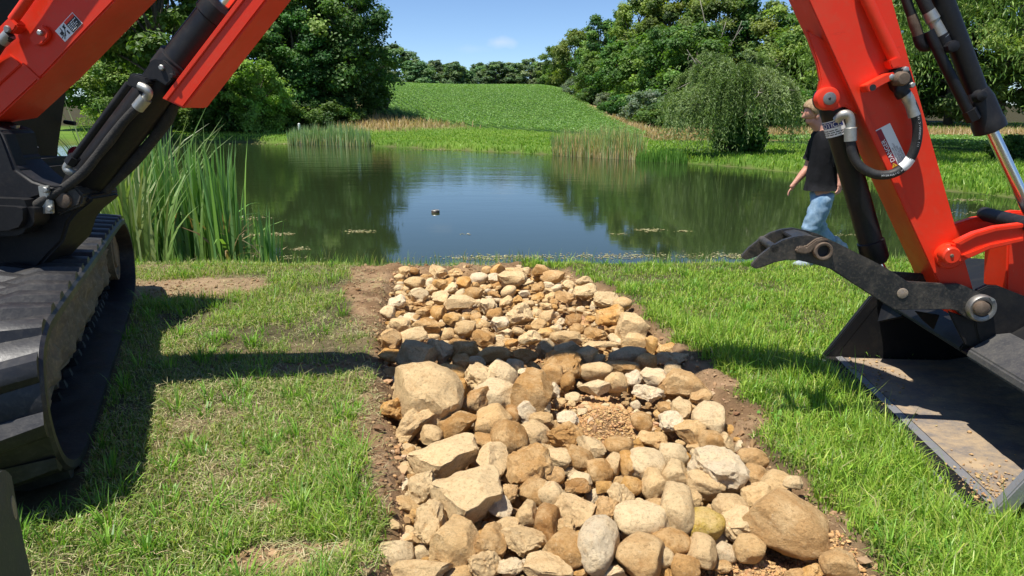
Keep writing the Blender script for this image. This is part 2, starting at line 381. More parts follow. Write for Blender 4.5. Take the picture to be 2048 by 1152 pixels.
def height(x, y, detail=True):
    x = np.asarray(x, float); y = np.asarray(y, float)
    d = sdist(x, y, POND); near = y < 12
    up = np.where(near, .35 * sstep(0, 1.25, d), .30 * sstep(0, 1.6, d))
    z = WZ + up + np.where(d < 0, np.maximum(d * .5, -1.3), 0)
    z = z + np.where(y > 12, hill(x, y) + .12 * (fbm(x, y, .12, 3) - .5) * sstep(1, 6, d), 0)
    b = sdist(x, y, BED)
    lump = fbm(x, y, 5, 4, 5) - .5
    nearf = sstep(14, 9, y)
    z = z + nearf * (.04 * (fbm(x, y, 1.3, 3, 2) - .5) * sstep(0, .6, d))
    z = z - .17 * sstep(.08, -.14, b) * sstep(7.6, 6.2, y)
    soil = sstep(.45, .05, b) * sstep(-.25, 0, b) * nearf
    z = z + soil * (lump * .17 + .02)
    for c, r, h in MOUNDS:
        q = np.exp(-((x - c.x) ** 2 + (y - c.y) ** 2) / (r * r)); z = z + q * h * (1 + 1.2 * lump)
    return z
def axis_pts(lo, hi, step, far_lo, far_hi, n):
    a = np.arange(lo, hi, step); k = np.arange(1, n + 1)
    up = hi + (far_hi - hi) * ((np.exp(k / n * 5.2) - 1) / (math.exp(5.2) - 1)); dn = lo - (lo - far_lo) * ((np.exp(k / n * 5.2) - 1) / (math.exp(5.2) - 1))
    return np.concatenate([dn[::-1], a, [hi], up])
gx = axis_pts(-3.4, 3.6, .03, -420, 420, 85); gy = axis_pts(1.2, 8.8, .03, -60, 700, 130)
gy = gy[(gy > 1.1) | (np.arange(len(gy)) % 3 == 0)]
GX, GY = np.meshgrid(gx, gy); GZ = height(GX, GY)
nx, ny = len(gx), len(gy)
def soilmask(x, y):
    b = sdist(x, y, BED); e = fbm(x, y, 3.2, 4, 9) - .5
    left = x < (0.1 + 0 * x)
    wl = np.where(left, .07 + .38 * sstep(4.6, 6.4, y), .01 + .13 * sstep(5, 3.5, y) * sstep(3, 3.6, y) + .02)
    m = sstep(wl + .12, wl - .05, b + e * .32)
    p1 = gz(370, 575); m = np.maximum(m, sstep(1.25, .75, np.hypot((x - p1.x) / 1.0, (y - p1.y) / .42) + e * 1.3) * .9)
    p2 = gz(600, 1120); m = np.maximum(m, sstep(1.2, .8, np.hypot((x - p2.x) / .30, (y - p2.y) / .10) + e * 1.6) * .9)
    p3 = gz(530, 1020); m = np.maximum(m, sstep(1.2, .8, np.hypot((x - p3.x) / .16, (y - p3.y) / .08) + e * 1.6) * .6)
    p4 = gz(640, 740); m = np.maximum(m, sstep(1.2, .7, np.hypot((x - p4.x) / .30, (y - p4.y) / .10) + e * 1.6) * .6)
    return m * sstep(8.6, 7.6, y)
sm = soilmask(GX, GY); bd = sdist(GX, GY, BED); pd = sdist(GX, GY, POND)
n1 = fbm(GX, GY, .9, 4, 3); n2 = fbm(GX, GY, 6, 4, 4)
def lerp(a, b, t): return np.asarray(a) * (1 - t[..., None]) + np.asarray(b) * t[..., None]
col = np.zeros(GX.shape + (3,)); col[:] = (.10, .085, .045)
leftish = sstep(.2, -.4, GX); col = lerp(col, (.22, .17, .09), leftish * sstep(.35, .6, n1))
tone = lerp(np.broadcast_to((.22, .135, .07), col.shape), (.36, .235, .13), sstep(.35, .65, n2))
lightdirt = sstep(.6, 0, np.hypot(GX - gz(370, 575).x, GY - gz(370, 575).y) - .6)
tone = lerp(tone, (.42, .30, .18), lightdirt * .6)
col = lerp(col, 0, sm * 0); col = col * (1 - sm[..., None]) + tone * sm[..., None]
clay = lerp(np.broadcast_to((.24, .145, .07), col.shape), (.36, .23, .115), sstep(.3, .7, n2))
bm_ = sstep(.05, -.08, bd); col = col * (1 - bm_[..., None]) + clay * bm_[..., None]
# beyond the water: mown strip, crop field, dry grass strips
far = sstep(12, 14, GY); C_ = GX / np.maximum(GY, 1)
lawn = lerp(np.broadcast_to((.085, .17, .022), col.shape), (.13, .22, .03), sstep(.3, .7, fbm(GX, GY, .25, 4, 6)))
def field_mask(x, y):
    c = x / np.maximum(y, 1)
    lo = np.where(c < .2, 58 - 55 * c, 47 - 60 * (c - .2)); lo = np.maximum(np.where(c > .27, 42.8 - 30 * (c - .27), lo), 26)
    m = sstep(-.5, .5, y - lo - 1.0 * (vnoise(x, y, .3) - .5)) * sstep(-.205 - .02, -.205 + .02, c + .0006 * (y - 60) + .02 * (vnoise(x, y, .15, 3) - .5))
    rb = np.where(c > .08, 118 - 520 * (c - .08), 400); rb = np.maximum(rb, 54)
    return m * sstep(-9, -12, y - rb)
fm = field_mask(GX, GY)
crop = lerp(np.broadcast_to((.035, .085, .016), col.shape), (.06, .12, .022), sstep(.3, .7, fbm(GX, GY, .6, 3, 7)))
def dry_mask(x, y):
    c = x / np.maximum(y, 1); rb = np.maximum(np.where(c > .08, 118 - 520 * (c - .08), 400), 54)
    a = sstep(-12, -10, y - rb) * sstep(4, 1, y - rb) * sstep(.07, .1, c) * 1.5
    b = sstep(-.32, -.25, c) * sstep(-.12 , -.19, c) * sstep(54, 60, y) * sstep(120, 90, y)
    b2 = sstep(-.24, -.2, c) * sstep(-.03, -.13, c) * sstep(58, 60, y) * sstep(66, 62, y)
    return np.clip(np.maximum(np.maximum(a, b), b2) * (.6 + .6 * fbm(x, y, .3, 3, 8)), 0, 1)
dm = dry_mask(GX, GY)
fc = lerp(lawn, (.33, .24, .13), dm); fc = fc * (1 - fm[..., None]) + crop * fm[..., None]
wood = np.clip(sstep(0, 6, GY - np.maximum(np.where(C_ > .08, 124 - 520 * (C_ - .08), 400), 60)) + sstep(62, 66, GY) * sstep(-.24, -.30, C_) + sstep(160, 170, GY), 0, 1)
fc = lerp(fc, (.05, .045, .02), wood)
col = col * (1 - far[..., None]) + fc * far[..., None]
mud = sstep(.5, -.05, pd) * (1 - sm * .3); col = lerp(col, (.12, .095, .05), mud * .8)
V = np.stack([GX, GY, GZ], -1).reshape(-1, 3)
ii = np.arange(nx * ny).reshape(ny, nx); F = np.stack([ii[:-1, :-1], ii[:-1, 1:], ii[1:, 1:], ii[1:, :-1]], -1).reshape(-1, 4)
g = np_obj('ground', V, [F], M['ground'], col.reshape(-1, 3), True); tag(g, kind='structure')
# pond surface: one sheet under the level of every bank
bm = bmesh.new(); vs = [bm.verts.new((x, y, WZ)) for x, y in ((-45, 7.0), (17, 7.0), (17, 56), (-45, 56))]; bm.faces.new(vs)
w = bm_obj('pond_water', bm, M['water']); tag(w, kind='structure')

# ------------------------------------------------------------------ grass
def blades(base, hgt, wid, lean, col, yaw=None, curl=1., seg=2, leandir=None):
    n = len(base); yaw = rng.uniform(0, 2 * np.pi, n) if yaw is None else yaw
    ld = yaw + np.pi / 2 + rng.normal(0, .5, n) if leandir is None else leandir
    L_ = np.stack([np.cos(ld), np.sin(ld), np.zeros(n)], -1); S = np.stack([np.cos(yaw), np.sin(yaw), np.zeros(n)], -1)
    Vs = []; ts = np.linspace(0, 1, seg + 1)
    for t in ts:
        ang = lean * (t ** (1 if curl == 0 else .9))
        # arc integral approximated
        up = hgt * np.where(lean > .01, np.sin(lean * t) / np.maximum(lean, .01), t); out = hgt * np.where(lean > .01, (1 - np.cos(lean * t)) / np.maximum(lean, .01), 0)
        c = base + L_ * out[:, None]; c[:, 2] += up
        w = wid * (1 - t ** 1.8) * .5
        if t < 1: Vs += [c - S * w[:, None], c + S * w[:, None]]
        else: Vs += [c]
    V = np.stack(Vs, 1); k = V.shape[1]; idx = np.arange(n)[:, None] * k
    q = []
    for s in range(seg - 1): q.append(idx + np.array([[2 * s, 2 * s + 1, 2 * s + 3, 2 * s + 2]]))
    tri = idx + np.array([[2 * seg - 2, 2 * seg - 1, 2 * seg]])
    colr = np.repeat(col[:, None, :], k, 1).copy()
    return V.reshape(-1, 3), (np.concatenate(q) if q else None), tri, colr.reshape(-1, 3)
class Acc:
    def __init__(s): s.V = []; s.Q = []; s.T = []; s.C = []; s.n = 0
    def add(s, V, q, t, c):
        if q is not None and len(q): s.Q.append(q + s.n)
        if t is not None and len(t): s.T.append(t + s.n)
        s.V.append(V); s.C.append(c); s.n += len(V)
    def build(s, name, mat, parent=None):
        f = []
        if s.Q: f.append(np.concatenate(s.Q))
        if s.T: f.append(np.concatenate(s.T))
        return np_obj(name, np.concatenate(s.V), f, mat, np.concatenate(s.C), False, parent)
def pick(cols, n, jit=.18):
    cols = np.array(cols); c = cols[rng.integers(0, len(cols), n)]
    return np.clip(c * rng.uniform(1 - jit, 1 + jit, (n, 1)) * rng.uniform(.93, 1.07, (n, 3)), 0, 1)
TRK = Plane((-2.1, 3.1, 0), (.91, .414, 0)); TD = Vector((-.414, .91, 0)); LIPF = gz(1645, 722); LIPN = gz(1960, 1042)
def excluded(x, y):
    b = sdist(x, y, BED)
    s = (x + 2.1) * TD.x + (y - 3.1) * TD.y; t = (x + 2.1) * .91 + (y - 3.1) * .414
    tr = (s > -.6) & (s < 3.5) & (t < .02) & (t > -.75)
    bk = sdist(x, y, [(LIPF.x - .01, LIPF.y), (LIPF.x + 1.4, LIPF.y - .14), (LIPN.x + 1.4, LIPN.y - .14), (LIPN.x - .01, LIPN.y)]) < .02
    return tr | bk
def scatter(n, x0, x1, y0, y1):
    # more blades per square metre close by; only the wedge the lens can take in (and a margin)
    y = y0 + (y1 - y0) * rng.random(n) ** 1.35; x = rng.uniform(-1, 1, n) * (y * .80 + .9)
    return x, y
acc = Acc()
x, y = scatter(430000, 0, 0, 1.5, 8.45)
s_ = soilmask(x, y); b = sdist(x, y, BED); pdn = sdist(x, y, POND); pat = fbm(x, y, 2.2, 4, 12); pat2 = fbm(x, y, .8, 3, 15)
leftm = x < -.1
dens = np.where(leftm, sstep(.36, .56, pat) * .82 + .14, sstep(.12, .4, pat) * .5 + .5)
keep = (rng.random(len(x)) < dens * (1 - np.clip(s_ * 1.15, 0, .985))) & (b > .02) & ~excluded(x, y) & (pdn > .05)
x, y, pat, pat2, s_, b, leftm = [a[keep] for a in (x, y, pat, pat2, s_, b, leftm)]
n = len(x); hmul = np.where(leftm, .04 + .055 * sstep(.45, .7, pat2), (.045 + .05 * sstep(.35, .7, pat2)) * (.7 + .7 * sstep(.35, .65, pat))); hmul = hmul * sstep(-.2, .5, .5 - s_ * .6)
edge = sstep(7.0, 8.2, y); hmul = hmul * (1 + .1 * edge)
h = hmul * rng.uniform(.5, 1.5, n) * np.where(rng.random(n) < .03, 1.9, 1)
lean = np.where(leftm, rng.uniform(.5, 2.4, n), rng.uniform(.2, 2.3, n))
wd = rng.uniform(.0025, .0060, n) * np.where(leftm, 1, 1.2) * (1 + .12 * y)
green = pick([(.24, .39, .045), (.31, .46, .06), (.17, .31, .035), (.40, .48, .09), (.27, .42, .055)], n, .2)
olive = pick([(.26, .33, .08), (.34, .36, .12), (.18, .29, .05), (.45, .41, .20), (.13, .24, .035)], n, .2)
mx = np.clip(np.where(leftm, .82 - 1.2 * (pat2 - .45), .16 + .5 * sstep(.5, .3, pat)), 0, 1); c = np.where((rng.random(n) < mx)[:, None], olive, green)
acc.add(*blades(np.stack([x, y, height(x, y) - .004], -1), h, wd, lean, c))
# tall tufts on both sides
for k in range(1100):
    tx, ty = scatter(1, 0, 0, 1.6, 8.3); tx, ty = tx[0], ty[0]
    if sdist(tx, ty, BED) < .16 or excluded(tx, ty) or sdist(tx, ty, POND) < .1: continue
    if soilmask(tx, ty) > .5: continue
    m = int(rng.integers(14, 34)); rx = tx + rng.normal(0, .03, m); ry = ty + rng.normal(0, .03, m)
    hh = rng.uniform(.06, .17) * rng.uniform(.5, 1.15, m); a = np.arctan2(ry - ty, rx - tx)
    acc.add(*blades(np.stack([rx, ry, height(rx, ry) - .004], -1), hh, rng.uniform(.004, .010, m), rng.uniform(.4, 2.1, m), pick([(.17, .34, .04), (.24, .42, .055), (.12, .26, .035)], m), a + np.pi / 2, leandir=a, seg=3))
# broad leaves (plantain, clover) on the bucket side
m = 9000; cx = rng.normal(0, 1, m); x, y = scatter(m, 0, 0, 1.5, 6.5)
k = (x > .3) & (sdist(x, y, BED) > .12) & ~excluded(x, y) & (fbm(x, y, 2.5, 3, 21) > .46); x, y = x[k], y[k]; m = len(x)
acc.add(*blades(np.stack([x, y, height(x, y) + rng.uniform(.0, .05, m)], -1), rng.uniform(.02, .045, m), rng.uniform(.012, .024, m), rng.uniform(1.2, 2.2, m), pick([(.15, .34, .05), (.20, .40, .07)], m)))
# taller thin grass along the near waterline
m = 5200; x = rng.uniform(-6.5, 8.5, m); y = np.interp(x, [-5, -2, 1, 4, 7.4, 9], [8.2, 8.0, 8.0, 8.2, 8.8, 9.4]) - np.abs(rng.normal(0, .35, m)); k = (fbm(x, y * 0, 1.7, 3, 30) > .42) & (sdist(x, y, BED) > -.1); x, y = x[k], y[k]; m = len(x)
acc.add(*blades(np.stack([x, y, height(x, y)], -1), rng.uniform(.06, .26, m) * rng.uniform(.5, 1.1, m), rng.uniform(.005, .010, m), rng.uniform(.1, .9, m), pick([(.14, .28, .04), (.19, .31, .06), (.28, .30, .11)], m), seg=3))
gr = acc.build('grass', M['blade']); tag(gr, kind='stuff')
# dry clippings lying over the cut grass
acc = Acc(); x, y = scatter(125000, 0, 0, 1.6, 7.6)
k = (sdist(x, y, BED) > .03) & ~excluded(x, y) & ((x < -.1) | (rng.random(len(x)) < .10)) & (rng.random(len(x)) < .25 + .75 * (fbm(x, y, 1.6, 3, 40) > .48)); x, y = x[k], y[k]; m = len(x)
acc.add(*blades(np.stack([x, y, height(x, y) + rng.uniform(.004, .035, m)], -1), rng.uniform(.04, .13, m), rng.uniform(.0022, .0045, m), rng.uniform(1.5, 2.0, m) * 0 + 1.52, pick([(.46, .38, .20), (.36, .33, .16), (.30, .31, .13), (.55, .46, .27), (.22, .28, .09)], m)))
v = acc.V[0]; v = v.reshape(m, -1, 3); b0 = v[:, :1, 2:3]; v[:, :, 2:3] = b0 + (v[:, :, 2:3] - b0) * .12; acc.V[0] = v.reshape(-1, 3)
tag(acc.build('grass_clippings', M['straw']), kind='stuff')
# far bank: coarser blades on the mown strip, crop leaves on the field, dry grass
acc = Acc(); m = 150000; yy = rng.uniform(0, 1, m) ** 1.5 * 66 + 12; xx = rng.uniform(-.62, .8, m) * yy
d = sdist(xx, yy, POND); f_ = field_mask(xx, yy); dr = dry_mask(xx, yy)
k = (d > .15) & (f_ < .4); xx, yy, d, dr = xx[k], yy[k], d[k], dr[k]; m = len(xx); isdry = rng.random(m) < dr
c = np.where(isdry[:, None], pick([(.42, .30, .16), (.50, .38, .21), (.34, .27, .13)], m), pick([(.20, .34, .035), (.25, .39, .05), (.15, .28, .03), (.28, .37, .07)], m))
hh = np.where(isdry, rng.uniform(.3, .8, m), np.where(d < .8, rng.uniform(.15, .4, m), rng.uniform(.06, .16, m)))
acc.add(*blades(np.stack([xx, yy, height(xx, yy)], -1), hh, rng.uniform(.02, .04, m) * (1 + yy * .02), rng.uniform(.2, 1.4, m), c))
tag(acc.build('bank_grass', M['blade']), kind='stuff')
def leafcards(P, N, size, col, asp=.62, droop=None):
    n = len(P); N = N / np.maximum(np.linalg.norm(N, axis=1, keepdims=True), 1e-6)
    a = rng.normal(0, 1, (n, 3)) if droop is None else droop; U = a - N * (a * N).sum(1, keepdims=True); U /= np.maximum(np.linalg.norm(U, axis=1, keepdims=True), 1e-6); W = np.cross(N, U)
    s = size[:, None]; V = np.stack([P - U * s, P - W * s * asp + N * s * .15, P + U * s, P + W * s * asp + N * s * .15], 1)
    return V.reshape(-1, 3), np.arange(n * 4).reshape(n, 4), None, np.repeat(col, 4, 0)
acc = Acc(); m = 400000; yy = 28 + rng.uniform(0, 1, m) ** 1.3 * 112; xx = rng.uniform(-.25, .8, m) * yy
rows = np.round((xx * .95 + yy * .3) / .76) * .76; xx = (rows - yy * .3) / .95 + rng.normal(0, .10, m)
k = field_mask(xx, yy) > .5; xx, yy = xx[k], yy[k]; m = len(xx)
P = np.stack([xx, yy, height(xx, yy) + rng.uniform(.12, .42, m)], -1); N = rng.normal(0, .45, (m, 3)); N[:, 2] += 1
acc.add(*leafcards(P, N, rng.uniform(.04, .072, m) * (1 + yy * .003), pick([(.15, .29, .06), (.19, .33, .08), (.13, .24, .055), (.26, .40, .13)], m), .75))
tag(acc.build('field_crop', M['leafplain']), kind='stuff')

# ------------------------------------------------------------------ trees
def limb(bm, a, b, r0, r1, sag=.1, n=6, seg=7):
    a = Vector(a); b = Vector(b); pts = []; rr = []
    j = Vector((random.uniform(-1, 1), random.uniform(-1, 1), random.uniform(-.3, .3))) * (b - a).length * sag
    for k in range(n + 1):
        t = k / n; pts.append(a.lerp(b, t) + j * math.sin(t * math.pi)); rr.append(r0 + (r1 - r0) * t)
    tube_bm(bm, pts, rr, seg)
def broadleaf(name, H, Rr, n_lobes, n_leaves, size, cols, trunk_h=.18, low=.12, conic=0., gap=.0, seed=0, flat=.75):
    """one tree: trunk with limbs, crown of leaf clumps; returns (root, crown, trunk) built at the origin"""
    random.seed(seed); r_ = np.random.default_rng(seed + 100)
    root = empty(name); bm = bmesh.new()
    lean = Vector((random.uniform(-.04, .04), random.uniform(-.04, .04), 1))
    top = lean * H * .8; limb(bm, (0, 0, -.3), top, .026 * H, .006 * H, .03, 8, 9)
    lobes = []
    for k in range(n_lobes):
        u = (k + .5) / n_lobes; zf = low + (1 - low) * (u ** .85)
        env = math.sin(math.pi * min(1, max(.02, (zf - low * .5) / (1.04 - low * .5))) ** (.75 if not conic else .5)) ** .6 * (1 - conic * zf)
        a = k * 2.39996 + random.uniform(-.5, .5); rad = Rr * env * random.uniform(.45, .95)
        c = Vector((math.cos(a) * rad, math.sin(a) * rad, H * zf * random.uniform(.93, 1.0)))
        lr = Rr * random.uniform(.22, .42) * (1 - .35 * zf); c.z = min(c.z, H - lr * .6); lobes.append((c, lr))
        if k % 2 == 0: limb(bm, lean * max(trunk_h * H, c.z * .62), c, .009 * H, .002 * H, .12, 5, 5)
    trunk = bm_obj('trunk', bm, M['bark'], root, smooth=True)
    A = Acc(); per = n_leaves // n_lobes
    for c, lr in lobes:
        m = int(per * (lr / (Rr * .3)) ** 2); nsub = 9; sub = r_.normal(0, 1, (nsub, 3)); sub /= np.linalg.norm(sub, axis=1, keepdims=True); sub[:, 2] = sub[:, 2] * .8 + .25
        sid = r_.integers(0, nsub, m); d = sub[sid] * lr * .75 + r_.normal(0, lr * .27, (m, 3)); d[:, 2] *= flat
        P = np.array(c) + d; N = d / lr + r_.normal(0, .55, (m, 3)) + np.array([0, 0, .55])
        base = np.array(cols)[r_.integers(0, len(cols))]; shade = r_.uniform(.82, 1.22)
        cc = np.clip(base * shade * r_.uniform(.75, 1.3, (m, 1)) * (1 + (r_.uniform(-.08, .08, (nsub, 3)))[sid]), 0, 1)
        A.add(*leafcards(P, N, size * r_.uniform(.6, 1.35, m), cc, .7))
    crown = A.build('crown', M['leaf'], root)
    return root
def children_of(o): return [c for c in bpy.data.objects if c.parent is o]
KIDS = {}
def copy_tree(root):
    c = root.copy(); COL.objects.link(c)
    if root.name not in KIDS: KIDS[root.name] = children_of(root)
    for ch in KIDS[root.name]:
        d = ch.copy(); COL.objects.link(d); d.parent = c
        d.matrix_parent_inverse = Matrix.Identity(4)
    return c
G1 = [(.12, .20, .04), (.155, .245, .05), (.085, .16, .032), (.18, .26, .06)]
G2 = [(.062, .13, .03), (.085, .17, .04), (.048, .11, .027)]
GL = [(.17, .29, .05), (.21, .33, .07), (.14, .25, .04)]
GS = [(.17, .22, .14), (.22, .27, .18), (.13, .18, .10)]
GHAZE = [(.15, .24, .10), (.13, .21, .10), (.19, .27, .11), (.17, .22, .11)]  # distant leaves: air haze put into the colour, paler and bluer
protos = {
 'big': broadleaf('broadleaf_tree', 20, 6.2, 46, 42000, .20, G1, seed=1),
 'big2': broadleaf('broadleaf_tree', 18, 5.6, 40, 36000, .20, G1 + G2, seed=2, low=.05),
 'dark': broadleaf('dark_broadleaf_tree', 21, 6.6, 52, 42000, .20, G2, seed=3, low=.03),
 'round': broadleaf('round_tree', 11, 4.6, 34, 24000, .17, G1, seed=4, low=.06),
 'spire': broadleaf('spire_topped_tree', 15, 3.6, 36, 22000, .17, G1 + G2, seed=5, low=.05, conic=.55),
 'far': broadleaf('distant_tree', 12, 4.6, 40, 20000, .24, GHAZE, seed=6, low=-.04),
 'far2': broadleaf('distant_tree', 10, 4.2, 36, 18000, .24, GHAZE, seed=8, low=-.04, conic=.1),
 'light': broadleaf('pale_green_tree', 6.5, 3.1, 36, 20000, .12, GL, seed=9, low=.04),
 'silver': broadleaf('silvery_shrub', 4, 2.6, 26, 12000, .11, GS, seed=10, low=.06),
 'bush': broadleaf('dense_bush', 3.2, 2.8, 22, 12000, .12, G1 + G2, seed=12, low=.06),
}
for p in list(protos.values()):
    KIDS[p.name] = children_of(p)
protos['shade'] = broadleaf('shade_tree', 14, 5.2, 40, 30000, .2, G1, seed=15, low=.36); KIDS[protos['shade'].name] = children_of(protos['shade'])
used = set()
def plant(kind, px, ytop, y, label, cat='tree', group=None, sw=1., base=None):
    """put a tree Y metres out on the line of sight of column px, scaled so its top shows at ytop"""
    src = protos[kind]; H0 = {'big': 20, 'big2': 18, 'dark': 21, 'round': 11, 'spire': 15, 'far': 12, 'far2': 10, 'light': 6.5, 'silver': 4, 'bush': 3.2}[kind]
    rr = ray(px, 228); x = rr.x / rr.y * y; z = float(height(x, y)) if base is None else base
    rt = ray(px, ytop); zt = CAMH + rt.z / rt.y * y; s = (zt - z) / H0
    t = src if kind not in used else copy_tree(src); used.add(kind)
    t.location = (x, y, z - .05); t.rotation_euler = (0, 0, random.uniform(0, 6.28)); t.scale = (s * sw, s * sw, s)
    tag(t, label, cat, group); return t
random.seed(5)
GLW = 'tall trees of the wood beyond the pond, machine side'; GRW = 'trees of the wood beyond the willow'; GD = 'distant trees along the hill crest'
T_ = [
 # left wood
 ('dark', 700, -120, 66, 'tallest dark tree at the open edge of the wood, ragged crown against the sky', 'tree', GLW, 1.0),
 ('dark', 640, -160, 70, 'dark tree second in from the open edge of the wood', 'tree', GLW, .9),
 ('big', 555, -150, 64, 'tall green tree rising straight behind the pale green tree', 'tree', GLW, 1.),
 ('big2', 470, -110, 68, 'tall tree seen just past the end of the red cylinder guard', 'tree', GLW, 1.),
 ('big', 385, -150, 63, 'tall tree seen between boom and boom cylinder', 'tree', GLW, 1.),
 ('round', 425, 60, 58, 'lower rounded tree in front of the tall wood, framed by boom and guard', 'tree', GLW, 1.),
 ('big2', 300, -120, 62, 'tall tree mostly hidden by the excavator boom', 'tree', GLW, 1.1),
 ('big', 200, -120, 60, 'tall tree behind the excavator boom foot', 'tree', GLW, 1.1),
 ('round', 250, 110, 54, 'mid green tree showing under the boom above the cattails', 'tree', GLW, 1.2),
 ('dark', 590, 10, 62, 'dark tree closing the gap under the tallest crowns', 'tree', GLW, 1.2),
 ('light', 522, 122, 56, 'pale yellow green tree standing sunlit in front of the dark wood', 'tree', None, 1.),
 ('light', 455, 60, 58, 'light green tree touching the red cylinder guard', 'tree', None, .9),
 ('bush', 660, 195, 62, 'low dark bush at the foot of the tallest dark tree', 'bush', 'bushes under the wood', 1.3),
 ('bush', 615, 200, 60, 'low bush behind the white post', 'bush', 'bushes under the wood', 1.3),
 ('bush', 560, 195, 59, 'low bush under the pale green tree', 'bush', 'bushes under the wood', 1.2),
 ('bush', 500, 200, 58, 'low bush beside the pale green tree toward the excavator', 'bush', 'bushes under the wood', 1.2),
 ('bush', 430, 190, 58, 'low bush seen over the tallest cattails', 'bush', 'bushes under the wood', 1.3),
 ('silver', 752, 150, 72, 'silvery leaved shrub at the corner of wood and field', 'shrub', None, .7),
 ('spire', 765, 175, 76, 'small dark tree at the corner where field meets wood', 'tree', None, .8),
 # distant crest
 ('far', 792, 88, 175, 'tallest of the distant trees, next to the dark wood', 'tree', GD, 1.55), ('far2', 830, 120, 160, 'distant tree just beside the tallest distant one', 'tree', GD, 1.72),
 ('far', 772, 122, 150, 'distant tree half hidden by the dark wood', 'tree', GD, 1.39),
 ('far2', 850, 132, 172, 'low distant tree in the dip of the crest line', 'tree', GD, 1.72), ('far', 874, 119, 182, 'distant tree with paired crowns over the field', 'tree', GD, 1.25),
 ('far2', 908, 124, 176, 'distant dark tree left standing before the sky gap', 'tree', GD, 1.39), ('far', 893, 132, 190, 'distant tree between two taller crowns', 'tree', GD, 1.39),
 ('far2', 935, 140, 180, 'shortest distant tree at the sky gap', 'tree', GD, 1.55), ('far', 962, 125, 188, 'distant tree just past the sky gap', 'tree', GD, 1.39),
 ('far', 992, 122, 178, 'broad distant tree above the middle of the field', 'tree', GD, 1.72), ('far2', 1025, 126, 182, 'distant tree right of the broad one on the crest', 'tree', GD, 1.72),
 ('far', 1060, 116, 176, 'pointed distant tree near the right hand wood', 'tree', GD, 1.39), ('far2', 1088, 124, 168, 'distant tree where crest line meets the big wood', 'tree', GD, 1.55),
 # right wood, along the field edge
 ('round', 1112, 92, 138, 'first rounded tree at the low end of the big wood', 'tree', GRW, 1.1),
 ('round', 1150, 60, 128, 'second rounded tree of the big wood by the crest', 'tree', GRW, 1.1),
 ('big2', 1195, 30, 118, 'tree third up the sloping edge of the big wood', 'tree', GRW, 1.1),
 ('spire', 1235, 15, 110, 'spire topped tree on the sloping edge of the big wood', 'tree', GRW, 1.1),
 ('big', 1275, -15, 104, 'tall green tree where the wood reaches full height', 'tree', GRW, 1.1),
 ('big2', 1330, -35, 98, 'tall tree behind the dead grey limbs', 'tree', GRW, 1.1),
 ('spire', 1375, -20, 95, 'spire topped tree above the willow crown', 'tree', GRW, 1.2),
 ('big', 1425, -25, 92, 'tall tree standing right over the willow', 'tree', GRW, 1.1),
 ('spire', 1480, -12, 90, 'dark spire topped tree above the willow shoulder', 'tree', GRW, 1.2),
 ('big2', 1530, 0, 88, 'tall tree between willow and excavator arm', 'tree', GRW, 1.1),
 ('big', 1590, 10, 86, 'tall tree touching the excavator arm', 'tree', GRW, 1.1),
 ('round', 1185, 105, 106, 'lower tree at the field edge, second row', 'tree', GRW, 1.1),
 ('round', 1240, 85, 98, 'brighter green tree in front of the big wood', 'tree', GRW, 1.3),
 ('round', 1290, 70, 92, 'rounded mid height tree in front of the big wood', 'tree', GRW, 1.2),
 ('round', 1335, 55, 84, 'leafy green tree just over the willow edge', 'tree', GRW, 1.1),
 ('round', 1390, 50, 80, 'mid height tree hidden up to its crown by the willow', 'tree', GRW, 1.2),
 ('round', 1560, 60, 74, 'mid height tree between willow and arm', 'tree', GRW, 1.3),
 ('round', 1635, 40, 70, 'mid height tree behind the excavator arm', 'tree', GRW, 1.3),
 ('big2', 1700, -60, 78, 'tall tree hidden by the excavator arm', 'tree', GRW, 1.2),
 ('big', 1800, -60, 76, 'tall tree behind the bucket cylinder', 'tree', GRW, 1.2), ('big2', 1900, -80, 72, 'tall tree beyond the second willow', 'tree', GRW, 1.2), ('big', 2000, -80, 70, 'tall tree beyond the far side of the second willow', 'tree', GRW, 1.2),
 ('silver', 1150, 155, 108, 'silvery shrub at the field edge, highest up the slope', 'shrub', 'silvery shrubs on the field edge', 1.1),
 ('silver', 1205, 185, 92, 'silvery shrub at the field edge, middle one', 'shrub', 'silvery shrubs on the field edge', .9),
 ('silver', 1292, 182, 72, 'silvery shrub at the field edge, beside the willow', 'shrub', 'silvery shrubs on the field edge', 1.2),
 ('bush', 1180, 175, 98, 'dark bush on the dry grass strip, highest up', 'bush', 'dark bushes on the field edge', 1.2),
 ('bush', 1240, 190, 84, 'dark bush between two silvery shrubs', 'bush', 'dark bushes on the field edge', 1.2),
 ('bush', 1330, 205, 68, 'dark bush behind the willow skirt', 'bush', 'dark bushes on the field edge', 1.5),
 ('bush', 1560, 190, 66, 'dark bush between willow and excavator arm', 'bush', 'dark bushes on the field edge', 1.8),
 ('bush', 1620, 185, 64, 'dark bush behind the walking person', 'bush', 'dark bushes on the field edge', 1.8),
 ('bush', 1480, 195, 66, 'dark bush directly behind the willow', 'bush', 'dark bushes on the field edge', 1.8),
 ('bush', 2040, 268, 26, 'small round bush by the bank beside the cylinder rod', 'bush', None, 1.),
]
for a in T_: plant(*a[:4], a[4], a[5], a[6], a[7])
